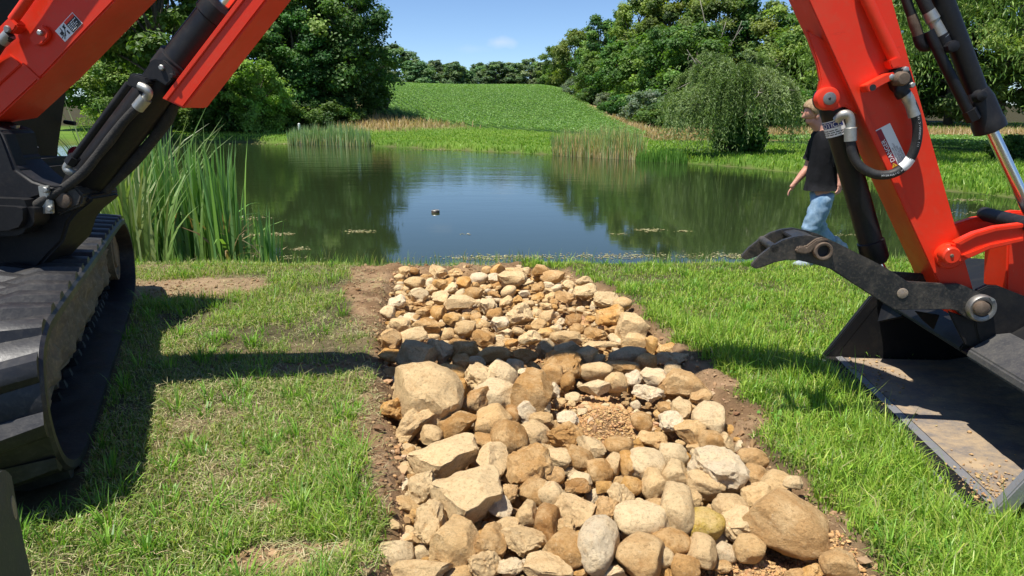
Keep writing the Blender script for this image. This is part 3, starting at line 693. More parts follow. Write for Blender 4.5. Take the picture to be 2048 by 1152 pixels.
# tree on the machine side whose shade falls on the lawn by the water
def willow(name, H, Rr, n_str, seed, cols, slen=.45, skirt=True, hollow=0.):
    random.seed(seed); r_ = np.random.default_rng(seed); root = empty(name); bm = bmesh.new()
    limb(bm, (0, 0, -.3), (.15 * Rr, 0, H * .5), .05 * min(H, 6), .03 * min(H, 6), .06, 6, 10)
    ends = []
    for k in range(16):
        a = k * 2.4; rr = Rr * random.uniform(.35, .8); e = Vector((math.cos(a) * rr, math.sin(a) * rr, H * random.uniform(.62, .93)))
        limb(bm, (.12 * Rr, 0, H * random.uniform(.32, .5)), e, .018 * H, .005 * H, .16, 7, 7); ends.append(e)
    for k in range(16):   # bare grey twigs standing through the leaves
        bmd = bmesh.new()
        e = random.choice(ends); d = Vector((e.x, e.y, 0)).normalized()
        p = e * random.uniform(.6, 1.0); q = p + d * Rr * random.uniform(.15, .4) + Vector((random.uniform(-.6, .6), random.uniform(-.6, .6), random.uniform(-.8, .8)))
        limb(bmd, p, q, .007 * H, .002 * H, .25, 7, 5)
        for j in range(3): s_ = p.lerp(q, random.uniform(.3, .9)); limb(bmd, s_, s_ + Vector((random.uniform(-1, 1), random.uniform(-1, 1), random.uniform(-1, .5))) * .09 * H, .003 * H, .001 * H, .2, 4, 4)
        bm_obj('dead_branch', bmd, M['palebark'], root, smooth=True)
    bm_obj('trunk', bm, M['bark'], root, smooth=True)
    P = []; D = []; Cc = []; S = []
    nl = 26; lob = [(r_.uniform(0, 2 * np.pi), r_.uniform(0, 1) ** .6) for _ in range(40)]; lob = [(a_, q_, r_.uniform(.74, 1.03), r_.uniform(.6, 1.25)) for a_, q_ in lob]
    for k in range(n_str):
        la, lr, lh, ll = lob[k % len(lob)]; a = la + r_.normal(0, .12); rr = Rr * np.clip(lr + r_.normal(0, .06), 0, 1) * .9
        dome = H * (1 - .42 * (rr / Rr) ** 2.4) * lh - abs(r_.normal(0, .05 * H))
        ln = ll * H * slen * r_.uniform(.35, 1.15) * (.5 + .5 * rr / Rr); out = np.array([math.cos(a), math.sin(a), 0]); side = r_.normal(0, .14, 3)
        t = np.linspace(0, 1, nl)[:, None]
        p = out * rr + np.array([0, 0, dome]) + (out * .30 * ln + side * ln) * t ** .7 + np.array([0, 0, -ln]) * t ** 1.9 + r_.normal(0, .022 * H * .35, (nl, 3))
        P.append(p); d = np.gradient(p, axis=0); D.append(d + r_.normal(0, .035, d.shape)); c = np.array(cols)[(k % len(lob)) % len(cols)] * r_.uniform(.7, 1.3); Cc.append(np.repeat(c[None], nl, 0) * r_.uniform(.85, 1.15, (nl, 1)))
    P = np.concatenate(P); D = np.concatenate(D); Cc = np.concatenate(Cc); keep = P[:, 2] > .25; P, D, Cc = P[keep], D[keep], Cc[keep]; n = len(P)
    N = r_.normal(0, 1, (n, 3)); N[:, 2] += .6
    A = Acc(); A.add(*leafcards(P, N, r_.uniform(.09, .15, n) * (.75 if H < 6 else .95), np.clip(Cc, 0, 1), .22, droop=D)); A.build('crown', M['leafplain'], root)
    if skirt:
        A = Acc(); m = 9000; d = r_.normal(0, 1, (m, 3)); d /= np.linalg.norm(d, axis=1, keepdims=True); P = d * np.array([1.15, 1.0, 1.0]) * r_.uniform(.55, 1.0, (m, 1)); P[:, 2] = P[:, 2] * .95 + .75
        P += .16 * np.sin(P[:, [1, 2, 0]] * 7); P[:, 0] += .55
        A.add(*leafcards(P, d + r_.normal(0, .5, (m, 3)), r_.uniform(.05, .10, m), pick([(.06, .13, .02), (.09, .18, .03), (.045, .10, .02)], m), .7)); A.build('undergrowth', M['leaf'], root)
    return root
WC = [(.18, .26, .08), (.23, .31, .12), (.13, .20, .055), (.26, .33, .15)]
p = gz(1452, 305, -.05); wl = willow('weeping_willow', 4.35, 2.9, 2600, 31, WC, .5)
wl.location = (p.x, p.y, float(height(p.x, p.y)) - .05); tag(wl, 'old weeping willow with drooping grey green fronds and dead twigs on the far bank', 'tree', 'willows')
p = ray(2070, 228); yy = 27; w2 = willow('weeping_willow', 12.5, 8.2, 6500, 37, [(.19, .29, .07), (.24, .34, .09), (.14, .22, .05)], .5, False)
w2.location = (p.x / p.y * yy, yy, -.1); tag(w2, 'huge yellow green weeping willow filling the view behind the bucket cylinder', 'tree', 'willows')
lt = protos['shade']; lt.location = (-24.6, 49.9, float(height(-24.6, 49.9))); tag(lt, 'shade tree on the far bank, trunk seen just below the cylinder guard', 'tree')
# bare dead limbs poking out of the big wood
dt = empty('dead_tree'); bm = bmesh.new()
for k in range(7): limb(bm, (0, 0, 5.5), (random.uniform(-3, 3), random.uniform(-1.5, 0), random.uniform(9, 13)), .10, .03, .15, 7, 5)
limb(bm, (0, 0, 0), (0, 0, 6), .22, .12, .04)
bm_obj('trunk', bm, M['palebark'], dt, smooth=True); dt.location = (23.2, 82, 1); tag(dt, 'bare grey dead limbs poking out of the wood above the willow', 'tree')

# ------------------------------------------------------------------ cattails, reeds, post, float
def reed_clump(name, cx, cy, n, spread, hgt, label, cols, wid=.022, lean=.35, z=None, tilt=0., brown=0, sp2=None, group=None, seg=5):
    a = rng.uniform(0, 2 * np.pi, n); r = np.abs(rng.normal(0, 1, n)); rx = np.cos(a) * r * spread; ry = np.sin(a) * r * (sp2 or spread)
    x = cx + rx; y = cy + ry; zz = np.full(n, WZ - .05) if z is None else np.full(n, z); zz = np.maximum(zz, height(x, y) - .03)
    ld = a + rng.normal(0, .7, n); A = Acc(); ln = np.abs(rng.normal(lean, lean * .6, n)) + .03
    h = hgt * rng.uniform(.55, 1.12, n); k = rng.random(n) < .025; ln[k] = rng.uniform(1.4, 2.4, k.sum())
    if tilt: ld = np.where(rng.random(n) < .75, tilt, ld)
    A.add(*blades(np.stack([x, y, zz], -1), h, wid * rng.uniform(.6, 1.2, n), ln, pick(cols, n), leandir=ld, seg=seg, yaw=rng.uniform(-.6, .6, n)))
    if brown:
        A.add(*blades(np.stack([x, y, zz], -1)[:brown], h[:brown] * .7, wid * np.full(brown, .8), rng.uniform(.3, 2.2, brown), pick([(.36, .26, .13), (.28, .19, .10), (.45, .35, .2)], brown), leandir=ld[:brown], seg=seg))
    o = A.build(name, M['blade']); tag(o, label, 'cattails', group); return o
RC = [(.15, .31, .07), (.20, .38, .08), (.25, .43, .09), (.11, .25, .07), (.18, .34, .12)]
GC = 'cattail clumps in the near shallows'
for (px, py, n, sp, h, w_, label) in (
    (455, 524, 85, .13, 1.56, .028, 'dense upright cattail clump standing nearest the open water'),
    (335, 528, 80, .14, 1.68, .028, 'tall cattail clump with yellowish stems beside the track'),
    (395, 520, 85, .20, 1.62, .026, 'cattail clump between the two densest clumps with dead brown stalks'),
    (275, 515, 80, .22, 1.5, .026, 'cattail clump just past the end of the rubber track'),
    (225, 512, 80, .26, 1.30, .026, 'cattail clump rising over the top of the rubber track'),
    (532, 522, 22, .10, .80, .022, 'sparse short cattail clump apart from the rest in open water'),
    (420, 500, 40, .35, 1.25, .024, 'loose cattail clump standing farther out in the water')):
    p = gz(px, py, -.30); n = int(n * 1.35); reed_clump('cattail_clump', p.x, p.y + .05, n, sp, h, label, RC, w_ * 2.1, .11, brown=int(n * .14), group=GC)
for (X, Y, n, sp, h, label) in ((-4.6, 8.1, 120, .28, 1.65, 'broad leaved cattail clump leaning behind the swing bracket'), (-5.3, 9.3, 140, .5, 2.1, 'tall pale cattail clump behind the excavator cab')):
    reed_clump('cattail_clump', X, Y, n, sp, h, label, [(.16, .27, .07), (.22, .32, .10), (.28, .34, .14)], .05, .55, group=GC)
def stand(label, pts, n, h, cols, wid, brown, dep=.8):
    A = Acc(); t = rng.random(n); P = np.array(pts); xs = np.interp(t, np.linspace(0, 1, len(P)), P[:, 0]); ys = np.interp(t, np.linspace(0, 1, len(P)), P[:, 1]) + rng.uniform(-.2, dep, n)
    z = np.maximum(height(xs, ys), WZ) - .03; prof = .55 + .45 * np.sin(np.pi * np.clip(t, .02, .98)) ** .35
    hh = h * prof * rng.uniform(.42, 1.22, n) * (.85 + .3 * vnoise(t * 14, t * 0)); c = pick(cols, n)
    V, q, tr, cc = blades(np.stack([xs, ys, z], -1), hh, wid * rng.uniform(.7, 1.3, n), rng.uniform(.02, .5, n), c, seg=3)
    A.add(V, q, tr, cc)
    m = int(n * brown); A.add(*blades(np.stack([xs, ys, z], -1)[:m], hh[:m] * .52, np.full(m, wid), rng.uniform(.05, .6, m), pick([(.78, .62, .38), (.66, .52, .30)], m), seg=2))
    o = A.build('reed_stand', M['blade']); tag(o, label, 'reeds', 'reed stands on the far shore'); return o
def shore(px, py): p = gz(px, py, WZ); return (p.x, p.y)
stand('blue green reed stand on the far shore beside the dry grass', [shore(575, 289), shore(650, 290), shore(738, 293)], 1900, 1.35, [(.22, .36, .15), (.28, .42, .18), (.36, .43, .22)], .045, .5)
stand('brown topped reed stand on the far shore before the hill field', [shore(1105, 310), shore(1200, 316), shore(1292, 321)], 2400, 1.35, [(.26, .42, .14), (.32, .44, .18), (.60, .44, .22), (.46, .42, .2)], .034, .6, .9)
stand('low bright green iris like stand trailing off the brown topped reeds', [shore(1275, 322), shore(1320, 324), shore(1375, 328)], 900, .62, [(.12, .26, .04), (.15, .30, .05)], .03, .05, .5)
# shade tree reflection neighbours: white marker post
bm = bmesh.new(); pp = ray(597, 236); yp = 55.; base = Vector((pp.x / pp.y * yp, yp, float(height(pp.x / pp.y * yp, yp))))
cyl_stack(bm, base, (0, 0, 1), [(0, .09), (.72, .09), (.76, .07), (.78, .02)], 14)
o = bm_obj('marker_post', bm, M['white'], smooth=False); tag(o, 'short white post in the grass below the dark wood', 'post')
fp = gz(871, 425, WZ); pot = empty('floating_pot', fp); bm = bmesh.new(); ring_bm(bm, fp + Vector((0, 0, .045)), (0, 0, -1), .062, .084, .10, 28)
cyl_stack(bm, fp + Vector((0, 0, -.06)), (0, 0, 1), [(0, .07), (.06, .07)], 20)
bm_obj('pot_wall', bm, M['rust'], pot); bm = bmesh.new(); ring_bm(bm, fp + Vector((0, 0, .048)), (0, 0, -1), .066, .086, .006, 28); bm_obj('rim', bm, M['zinc'], pot)
tag(pot, 'small brown pot with pale rim floating out on the pond', 'pot')
# scum and floating leaf litter on the water
acc = Acc(); P = []
for (px, py, w_, h_, n) in ((1300, 460, 28, 3, 130), (720, 463, 30, 3, 120), (1365, 462, 14, 2, 40), (560, 468, 34, 3, 90), (600, 497, 22, 3, 60), (480, 437, 60, 5, 120), (500, 470, 50, 4, 120), (430, 500, 50, 10, 420), (500, 515, 90, 6, 300), (930, 468, 10, 1.5, 12),
                        (1010, 515, 120, 6, 520), (1250, 512, 140, 7, 400), (1470, 512, 90, 6, 260), (1240, 468, 20, 1.5, 20), (1700, 470, 30, 2, 30), (1930, 400, 40, 3, 90), (1960, 425, 60, 3, 60), (640, 288, 130, .8, 200), (900, 300, 130, .8, 90), (1700, 350, 40, .8, 60)):
    for k in range(n):
        q = gz(px + random.gauss(0, w_ * .5), py + random.gauss(0, h_ * .5), WZ + .004); P.append(q)
m = len(P); P = np.array(P); N = rng.normal(0, .04, (m, 3)); N[:, 2] = 1; D = rng.normal(0, 1, (m, 3)); 
acc.add(*leafcards(P, N, rng.uniform(.008, .03, m) * (P[:, 1] / 10), pick([(.34, .30, .15), (.25, .25, .10), (.42, .38, .22), (.2, .17, .08)], m), .6, D))
tag(acc.build('floating_scum', M['straw']), kind='stuff')

# ------------------------------------------------------------------ stones
def stone_mesh(kind, seed, sub=4):
    r = np.random.default_rng(seed); bm = bmesh.new(); bmesh.ops.create_icosphere(bm, subdivisions=sub, radius=1)
    co = np.array([v.co[:] for v in bm.verts])
    e = 2.0 + r.uniform(.2, 1.2); co = co / (np.abs(co) ** e).sum(1, keepdims=True) ** (1 / e)
    spec = {'round': (8, .66, .93, .85), 'block': (13, .50, .82, .97), 'slab': (11, .5, .85, .97), 'rough': (13, .54, .88, .93)}[kind]
    def n3(p, s, sd): return np.array([noise.noise(Vector((q * s + sd).tolist())) for q in p])
    nrm = co / np.linalg.norm(co, axis=1, keepdims=True)
    co *= (1 + .16 * n3(nrm, 1.1, seed + 31))[:, None]
    for _ in range(spec[0]):
        n = r.normal(0, 1, 3); n /= np.linalg.norm(n); d = r.uniform(spec[1], spec[2])
        over = np.maximum(co @ n - d * np.abs(co @ n).max(), 0); co -= n * (over * spec[3])[:, None]
    amp = {'round': .045, 'block': .055, 'slab': .05, 'rough': .10}[kind]
    a = n3(nrm, 2.0, seed) * amp * 1.5 + n3(nrm, 5, seed + 9) * amp * .8 + n3(nrm, 11, seed + 5) * amp * .45
    if kind == 'rough': a += -np.abs(n3(nrm, 5, seed + 77)) * .14
    if sub >= 4: a += n3(nrm, 24, seed + 3) * amp * .28
    co += nrm * a[:, None]
    for i in range(3): co[:, i] /= np.abs(co[:, i]).max()
    for v, c in zip(bm.verts, co): v.co = c
    me = bpy.data.meshes.new(kind + '_stone'); bm.to_mesh(me); bm.free()
    for p in me.polygons: p.use_smooth = True
    if kind != 'round': me.set_sharp_from_angle(angle=R(26))
    me.materials.append(M['rock']); return me
STM = {(k, hi): [stone_mesh(k, 10 * i + j * 100 + 3, 4 if hi else 3) for i in range(n)] for j, (k, n) in enumerate((('round', 6), ('block', 6), ('slab', 3), ('rough', 4))) for hi in (1, 0)}
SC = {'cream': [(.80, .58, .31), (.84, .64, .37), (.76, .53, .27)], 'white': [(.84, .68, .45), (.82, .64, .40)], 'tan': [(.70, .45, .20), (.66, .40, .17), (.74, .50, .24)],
      'brown': [(.53, .29, .10), (.48, .25, .085), (.56, .32, .12)], 'ochre': [(.64, .34, .10), (.68, .38, .12)], 'grey': [(.56, .40, .22), (.60, .44, .26)], 'yellow': [(.60, .41, .07)]}  # 'grey': shaded look put into the base of stones in the boom shadow, warmed
VIEW = None
placed = []
def stone(px, py, w, h, kind, colr, rot=0., sink=.35, hi=1, lift=0., name='stone'):
    """a stone of W x H pixels' apparent size, worked out to real metres at its own spot on the bed"""
    g0 = gz(px, py, -.02); phi = math.atan2(CAMH, g0.y); dist = depth_of(g0)
    a = w / FPX * dist * .56; vh = h / FPX * dist * .56
    k = .72; b = vh / math.sqrt((k * math.cos(phi)) ** 2 + math.sin(phi) ** 2); b = min(b, a * 2.1); c = min(b * k, a * 1.15)
    ground = float(height(g0.x, g0.y)) if sdist(g0.x, g0.y, BED) > 0 else -.07
    zc = ground + c * (1 - sink) + lift
    p = gz(px, py, zc); me = random.choice(STM[(kind, hi)])
    o = bpy.data.objects.new(name, me); COL.objects.link(o)
    rz = Matrix.Rotation(random.choice((0, math.pi)) + random.uniform(-.25, .25), 3, 'Z')
    vw = (p - CAM).normalized(); tilt = Matrix.Rotation(-R(rot), 3, Vector((0, math.cos(phi * .6), -math.sin(phi * .6))))
    S = Matrix.Diagonal((a, b, c)); o.matrix_world = Matrix.Translation(p) @ (tilt @ S @ rz).to_4x4()
    # decompose keeps size; shear from the small turn is negligible
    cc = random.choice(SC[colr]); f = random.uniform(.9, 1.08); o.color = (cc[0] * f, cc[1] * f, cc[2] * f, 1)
    placed.append((o, px, py, w, h, kind, colr, rot, p)); return o
# px, py, width, height, shape, colour, turn
ST = """850 796 134 120 block cream 8;813 742 40 32 round ochre 0;901 744 58 30 round ochre 0;1004 749 66 46 round cream -32;1051 747 28 18 block white 0
1106 747 48 36 round brown 0;1136 764 24 42 round brown 0;1192 744 60 34 round cream 0;1065 789 74 84 block brown 0;1108 780 22 40 rough white 0
1187 774 62 32 block cream 5;957 762 62 54 rough cream -30;990 791 94 58 round cream -10;925 775 28 34 block ochre 0;796 818 48 52 rough ochre -25
829 845 92 50 rough cream 35;940 808 88 46 block brown 32;911 852 98 54 slab brown 32;860 872 46 36 block tan 0;984 845 72 58 round tan 28
1024 830 28 36 round brown 0;1050 825 38 46 rough white 0;1084 815 34 32 rough cream 0;1018 879 58 68 round brown 50;891 913 136 80 block cream 6
972 891 70 38 rough brown -10;987 927 54 76 block cream 0;1057 930 84 84 rough brown 0;1067 868 68 46 round cream -20;1128 871 72 46 rough brown 0
1131 839 50 32 rough white 0;1082 840 46 30 rough tan 0;1116 920 52 44 round cream -10;1157 915 62 42 round brown -22;1189 900 74 38 block cream -28
1196 940 50 46 round brown 10;850 971 70 62 rough cream 20;938 990 136 112 block cream -5;1070 983 60 50 round brown 0;1106 951 44 34 round tan 0
1104 992 44 54 round cream 35;1150 976 64 34 rough brown 0;1160 961 46 28 round cream 0;1204 974 42 24 block ochre 12;1022 985 42 40 rough tan 0
857 1050 66 104 rough cream 0;911 1086 88 84 block tan -10;982 1088 58 88 block brown -18;998 1018 52 48 block white 0;1045 1082 92 56 rough cream 0
1054 1030 40 54 round tan -10;1018 1050 54 30 round cream 0;1094 1045 50 66 round brown 5;1152 1020 76 62 block cream -8;1215 1020 54 60 rough tan -10
1196 1088 70 112 round white -6;1283 1045 102 72 round cream 0;1283 1112 92 84 round tan 0;1353 1020 70 90 round cream 0;1408 1050 72 58 round yellow 0
1338 1088 80 58 round brown 0;1404 1103 58 62 round cream 0;1311 1016 50 34 round brown 0;1370 1132 56 46 round brown 0;1462 1018 68 60 round cream -20
1476 1050 70 62 rough cream 32;1578 1050 160 104 round tan -24;1499 1098 56 50 round tan 0;1682 1130 76 56 round tan -20;1135 1098 86 64 round brown -18
1094 1136 98 60 block cream 0;965 1130 66 56 rough cream -15;838 1142 130 46 block cream 8;1022 1132 50 36 rough white 0;1324 1112 40 40 round cream 0
1162 1078 30 30 round ochre 0;1130 1055 40 40 rough tan 0;1294 930 64 64 round cream 0;1310 970 52 60 round tan 0;1350 950 52 56 round cream 0
1409 970 68 56 round cream -15;1343 908 58 44 round cream 0;1438 946 86 86 rough white 0;1506 917 60 36 round tan -10;1506 952 56 42 round tan 0
1511 990 60 52 rough tan 0;1553 973 56 62 round tan 0;1587 965 38 22 round cream 0;1419 836 64 62 round cream 0;1338 847 60 46 rough white 0
1378 862 56 54 block tan -10;1424 885 44 44 round brown 0;1450 888 34 46 rough cream 0;1365 770 82 50 block tan -12;1403 797 42 28 rough tan 20
1306 758 52 38 rough white 0;1265 758 32 36 rough white 0;1232 765 44 38 round tan 0;1297 787 62 36 rough white 0;1359 823 38 52 rough cream -20
1331 818 32 28 rough brown 0;1283 845 38 38 round brown 0;1238 894 54 36 round brown 0;1257 928 34 50 round ochre 0;1228 926 32 40 round cream 0
1262 970 40 34 round ochre 0;1242 995 54 52 rough cream -20;1385 1004 56 46 block tan -10;1130 1018 36 30 rough tan 0
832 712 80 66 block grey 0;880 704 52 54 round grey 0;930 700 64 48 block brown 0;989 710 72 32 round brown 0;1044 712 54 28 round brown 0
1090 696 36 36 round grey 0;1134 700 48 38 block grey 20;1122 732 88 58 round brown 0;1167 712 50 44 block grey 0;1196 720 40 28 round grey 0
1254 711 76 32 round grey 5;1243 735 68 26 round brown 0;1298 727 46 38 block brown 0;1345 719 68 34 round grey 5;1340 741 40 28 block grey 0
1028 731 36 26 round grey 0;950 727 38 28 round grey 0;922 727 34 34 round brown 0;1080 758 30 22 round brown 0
1208 602 62 36 round cream -5;1220 634 56 46 round ochre 0;1262 655 56 50 block cream 0;1040 630 52 44 rough cream 0;1024 560 56 32 rough cream 0
1110 554 54 26 rough tan 0;919 606 60 28 block cream 0;794 605 34 30 round white 0;776 625 30 26 round cream 0;778 678 44 38 rough tan 0
821 676 66 34 block cream 20;856 652 48 38 block brown 0;950 587 46 26 rough brown 0;1212 689 88 14 slab cream -2;1270 684 54 30 block tan 0
1305 690 30 34 block ochre 0;1333 697 38 24 round ochre 0;986 558 28 22 round white 0;1168 562 32 18 round cream 0;830 565 40 22 round tan 0
1076 576 26 24 round brown 0;1190 668 44 28 rough brown 0;1130 676 60 28 rough tan 0;1060 676 46 30 round cream 0;880 568 30 20 round ochre 0
975 612 30 28 rough cream 0;1000 648 34 26 rough white 0;935 655 52 30 rough tan 0;1150 640 40 26 rough brown 0;905 640 36 28 round ochre 0
1170 584 46 34 rough cream 0;1130 596 40 30 round tan 0;880 598 40 30 rough cream 0;835 590 38 28 rough cream 0;1245 608 34 26 round tan 0;800 650 40 30 round cream 0"""
random.seed(21)
for row in ST.replace('\n', ';').split(';'):
    a = row.split(); a[4] = 'rough' if a[4] == 'round' and float(a[1]) < 742 and random.random() < .6 else a[4]; big = float(a[2]) * float(a[3]) > 2200
    stone(*[float(v) for v in a[:4]], a[4], a[5], float(a[6]), hi=1 if big or float(a[1]) > 900 else 0, lift=.035 if not big else .02, name='boulder' if float(a[2]) > 100 else 'stone')
traced = list(placed)
# smaller stones wedged between the traced ones, and the packed far stretch
def inbed_px(px, py):
    l = np.interp(py, [p[1] for p in bedL], [p[0] for p in bedL]); r = np.interp(py, [p[1] for p in bedR], [p[0] for p in bedR]); return l, r
tries = 0; N_IND = 300
while len(placed) < N_IND and tries < 60000:
    tries += 1; py = 541 + (1150 - 541) * random.random() ** 1.9; l, r = inbed_px(0, py); px = random.uniform(l + 6, r - 8)
    s_ = (py - 228) / 400; w = random.uniform(22, 46) * s_ * (.8 if py > 740 else 1); h = w * random.uniform(.55, .85)
    if any(math.hypot((px - c.x2) / c.rx, (py - c.y2) / c.ry) < 1 for c in ()): continue
    if py > 740 and any(math.hypot((px - mx_) / rx_, (py - my_) / ry_) < 1 for mx_, my_, rx_, ry_ in ((1232, 832, 92, 66), (1530, 1125, 90, 28))): continue
    if 545 < py < 690 and math.hypot((px - 1150) / 45, (py - 622) / 22) < 1: continue
    ok = True
    for o, qx, qy, qw, qh, *_ in placed:
        if math.hypot((px - qx) / (w + qw), (py - qy) / (h + qh)) < .40: ok = False; break
    if not ok: continue
    stone(px, py, w, h, random.choice(('round', 'rough', 'rough', 'block')), random.choice(('cream', 'cream', 'tan', 'tan', 'brown', 'ochre', 'white')), random.uniform(-30, 30), hi=0, lift=-.01)
fillers = placed[len(traced):]
# past three hundred: the smallest stones of the bed, one mass
V_ = []; F_ = []; C_2 = []; nv = 0; cand = 0; got = []
keys = [k for k in STM if k[1] == 0]; cache = {}
for k in keys:
    for me in STM[k]:
        v = np.empty(len(me.vertices) * 3, np.float32); me.vertices.foreach_get('co', v); f = np.empty(len(me.polygons) * 3, np.int32); me.polygons.foreach_get('vertices', f); cache[me.name] = (v.reshape(-1, 3), f.reshape(-1, 3))
pool = [v for n_, v in cache.items() if 'slab' not in n_]
for cand in range(5200):
    py = 541 + (1150 - 541) * random.random() ** 1.7; l, r = inbed_px(0, py); px = random.uniform(l - 2, r + 2); g0 = gz(px, py, -.08)
    if any(math.hypot(g0.x - c.x, g0.y - c.y) < r_ * .8 for c, r_, h_ in MOUNDS[:4]): continue
    rad = random.uniform(.018, .042) * (1.2 if py < 700 else 1)
    if any(abs(g0.x - q[0]) < (rad + q[2]) * .8 and math.hypot(g0.x - q[0], g0.y - q[1]) < (rad + q[2]) * .75 for q in got): continue
    got.append((g0.x, g0.y, rad)); v, f = random.choice(pool); a = random.uniform(0, 6.28)
    S_3 = np.array([1, random.uniform(.65, 1), random.uniform(.5, .8)]) * rad; w = v * S_3; R3 = np.array(Matrix.Rotation(a, 3, 'Z') @ Matrix.Rotation(random.uniform(-.5, .5), 3, 'X'))
    zz = -.115 + random.uniform(0, .045); V_.append(w @ R3.T + np.array([g0.x, g0.y, zz + .02])); F_.append(f + nv); nv += len(v)
    cc = np.array(random.choice(SC[random.choice(('cream', 'tan', 'tan', 'brown', 'ochre', 'white'))])) * random.uniform(.8, 1.05); C_2.append(np.repeat(cc[None], len(v), 0))
tag(np_obj('small_stones', np.concatenate(V_), [np.concatenate(F_)], M['rockmix'], np.concatenate(C_2), True), kind='stuff')
# loose rubble and clods filling the gaps: nobody could count it
def clods(name, P, size, cols, flat=.75):
    bmc = bmesh.new(); bmesh.ops.create_icosphere(bmc, subdivisions=1, radius=1); bv = np.array([v.co[:] for v in bmc.verts]); bf = np.array([[v.index for v in f.verts] for f in bmc.faces]); bmc.free()
    n = len(P); s = size[:, None, None] * rng.uniform(.6, 1.3, (n, 1, 3)) * np.array([1, 1, flat]); j = rng.uniform(.5, 1.25, (n, len(bv), 1))
    a = rng.uniform(0, 6.28, n); ca, sa = np.cos(a), np.sin(a); V = bv[None] * j * s; X = V[..., 0] * ca[:, None] - V[..., 1] * sa[:, None]; Y = V[..., 0] * sa[:, None] + V[..., 1] * ca[:, None]
    V = np.stack([X, Y, V[..., 2]], -1) + P[:, None]; F = (bf[None] + (np.arange(n) * len(bv))[:, None, None]).reshape(-1, 3)
    return np_obj(name, V.reshape(-1, 3), [F], M['clod'], np.repeat(cols, len(bv), 0), False)
m = 15000; y = rng.uniform(1.9, 7.2, m); x = rng.uniform(-1.9, 2.2, m); k = sdist(x, y, BED) < .02; x, y = x[k], y[k]; m = len(x)
z = height(x, y); bigr = rng.random(m) < .10; sz = np.where(bigr, rng.uniform(.016, .036, m), rng.uniform(.004, .013, m))
near_m = np.zeros(m, bool)
for c, r_, h_ in MOUNDS: near_m |= np.hypot(x - c.x, y - c.y) < r_ * 1.1
P = np.stack([x, y, z + sz * .3], -1)
tag(clods('rubble', P, sz, pick([(.42, .27, .13), (.48, .32, .17), (.36, .22, .10), (.52, .38, .22)], m, .1)), kind='stuff')
A_ = []; S_ = []
for c, r_, h_ in MOUNDS[:4]:
    m = 9000; a = rng.uniform(0, 6.28, m); q = r_ * 1.15 * np.sqrt(rng.random(m)); x = c.x + np.cos(a) * q; y = c.y + np.sin(a) * q; s_ = np.minimum(rng.gamma(1.1, .0024, m) + .0015, .014)
    A_.append(np.stack([x, y, height(x, y) + s_ * .4], -1)); S_.append(s_)
P = np.concatenate(A_); tag(clods('dirt_crumbs', P, np.concatenate(S_), pick([(.48, .29, .13), (.46, .27, .115), (.52, .33, .155)], len(P), .08)), kind='stuff')
m = 60000; x, y = scatter(m, 0, 0, 1.7, 7.8); s0 = soilmask(x, y); k = (rng.random(m) < s0) & (sdist(x, y, BED) > -.1) & ~excluded(x, y); x, y = x[k], y[k]; m = len(x)
s_ = rng.gamma(1.2, .0042, m) + .002; s_ = np.minimum(s_, .026)
lt_ = np.clip((x - gz(370, 575).x) * 0 + fbm(x, y, 2, 3, 50), 0, 1)
cc = np.where((lt_ > .5)[:, None], pick([(.36, .24, .13), (.31, .205, .11)], m), pick([(.25, .155, .08), (.20, .12, .06), (.30, .19, .10)], m))
tag(clods('soil_clods', np.stack([x, y, height(x, y) + s_ * .3], -1), s_, cc), kind='stuff')
# a few straws and twigs on the bare soil margins
acc = Acc(); m = 900; x, y = scatter(m, 0, 0, 1.8, 6); s0 = soilmask(x, y); k = (s0 > .3) & (sdist(x, y, BED) > -.02) & ~excluded(x, y); x, y = x[k], y[k]; m = len(x)
V, q, t_, c_ = blades(np.stack([x, y, height(x, y) + .012], -1), rng.uniform(.05, .16, m), rng.uniform(.002, .004, m), np.full(m, 1.5), pick([(.50, .40, .24), (.38, .28, .17)], m)); v = V.reshape(m, -1, 3); b0 = v[:, :1, 2:3]; v[:, :, 2:3] = b0 + (v[:, :, 2:3] - b0) * .1
acc.add(v.reshape(-1, 3), q, t_, c_); tag(acc.build('loose_straw', M['straw']), kind='stuff')
# labels that single the stones out
marks = [(850, 796, 'the pitted cream boulder just before the shadow'), (1065, 789, 'the brown square topped block'), (891, 913, 'the long cream slab faced boulder'), (938, 990, 'the broad flat topped cream boulder'),
         (1196, 1088, 'the pale oblong stone'), (1578, 1050, 'the huge tan boulder by the grass'), (1408, 1050, 'the mustard yellow stone'), (1438, 946, 'the white faced jagged stone'), (1057, 930, 'the crumbly brown lump'),
         (1225, 830, 'the dirt pile'), (1283, 1045, 'the smooth cream dome stone'), (1365, 770, 'the tan slanted block'), (832, 712, 'the shaded dark pyramid stone'), (1122, 732, 'the half shaded brown stone'), (1345, 719, 'the shaded flat stone by the soil edge'),
         (1208, 602, 'the smooth cream stone at the far grass edge'), (1262, 655, 'the cream block at the far soil edge'), (1040, 630, 'the cream lump mid bed'), (794, 605, 'the small white far stone'), (1024, 560, 'the cream stone by the waterline'), (850, 676, 'the sloping cream block behind the shadow'), (1212, 689, 'the thin flat slab'), (850, 1142, 'the cream block at the bottom'), (984, 845, 'the striped tan oval stone'), (1419, 836, 'the round cream stone beside bare soil')]
seen_l = set()
order = ['second ', 'third ', 'fourth ', 'fifth ', 'sixth ', 'seventh ', 'eighth ', 'ninth ', 'tenth ', 'eleventh ', 'twelfth ']
shape = {'round': 'rounded', 'block': 'squared', 'slab': 'flat', 'rough': 'rough'}
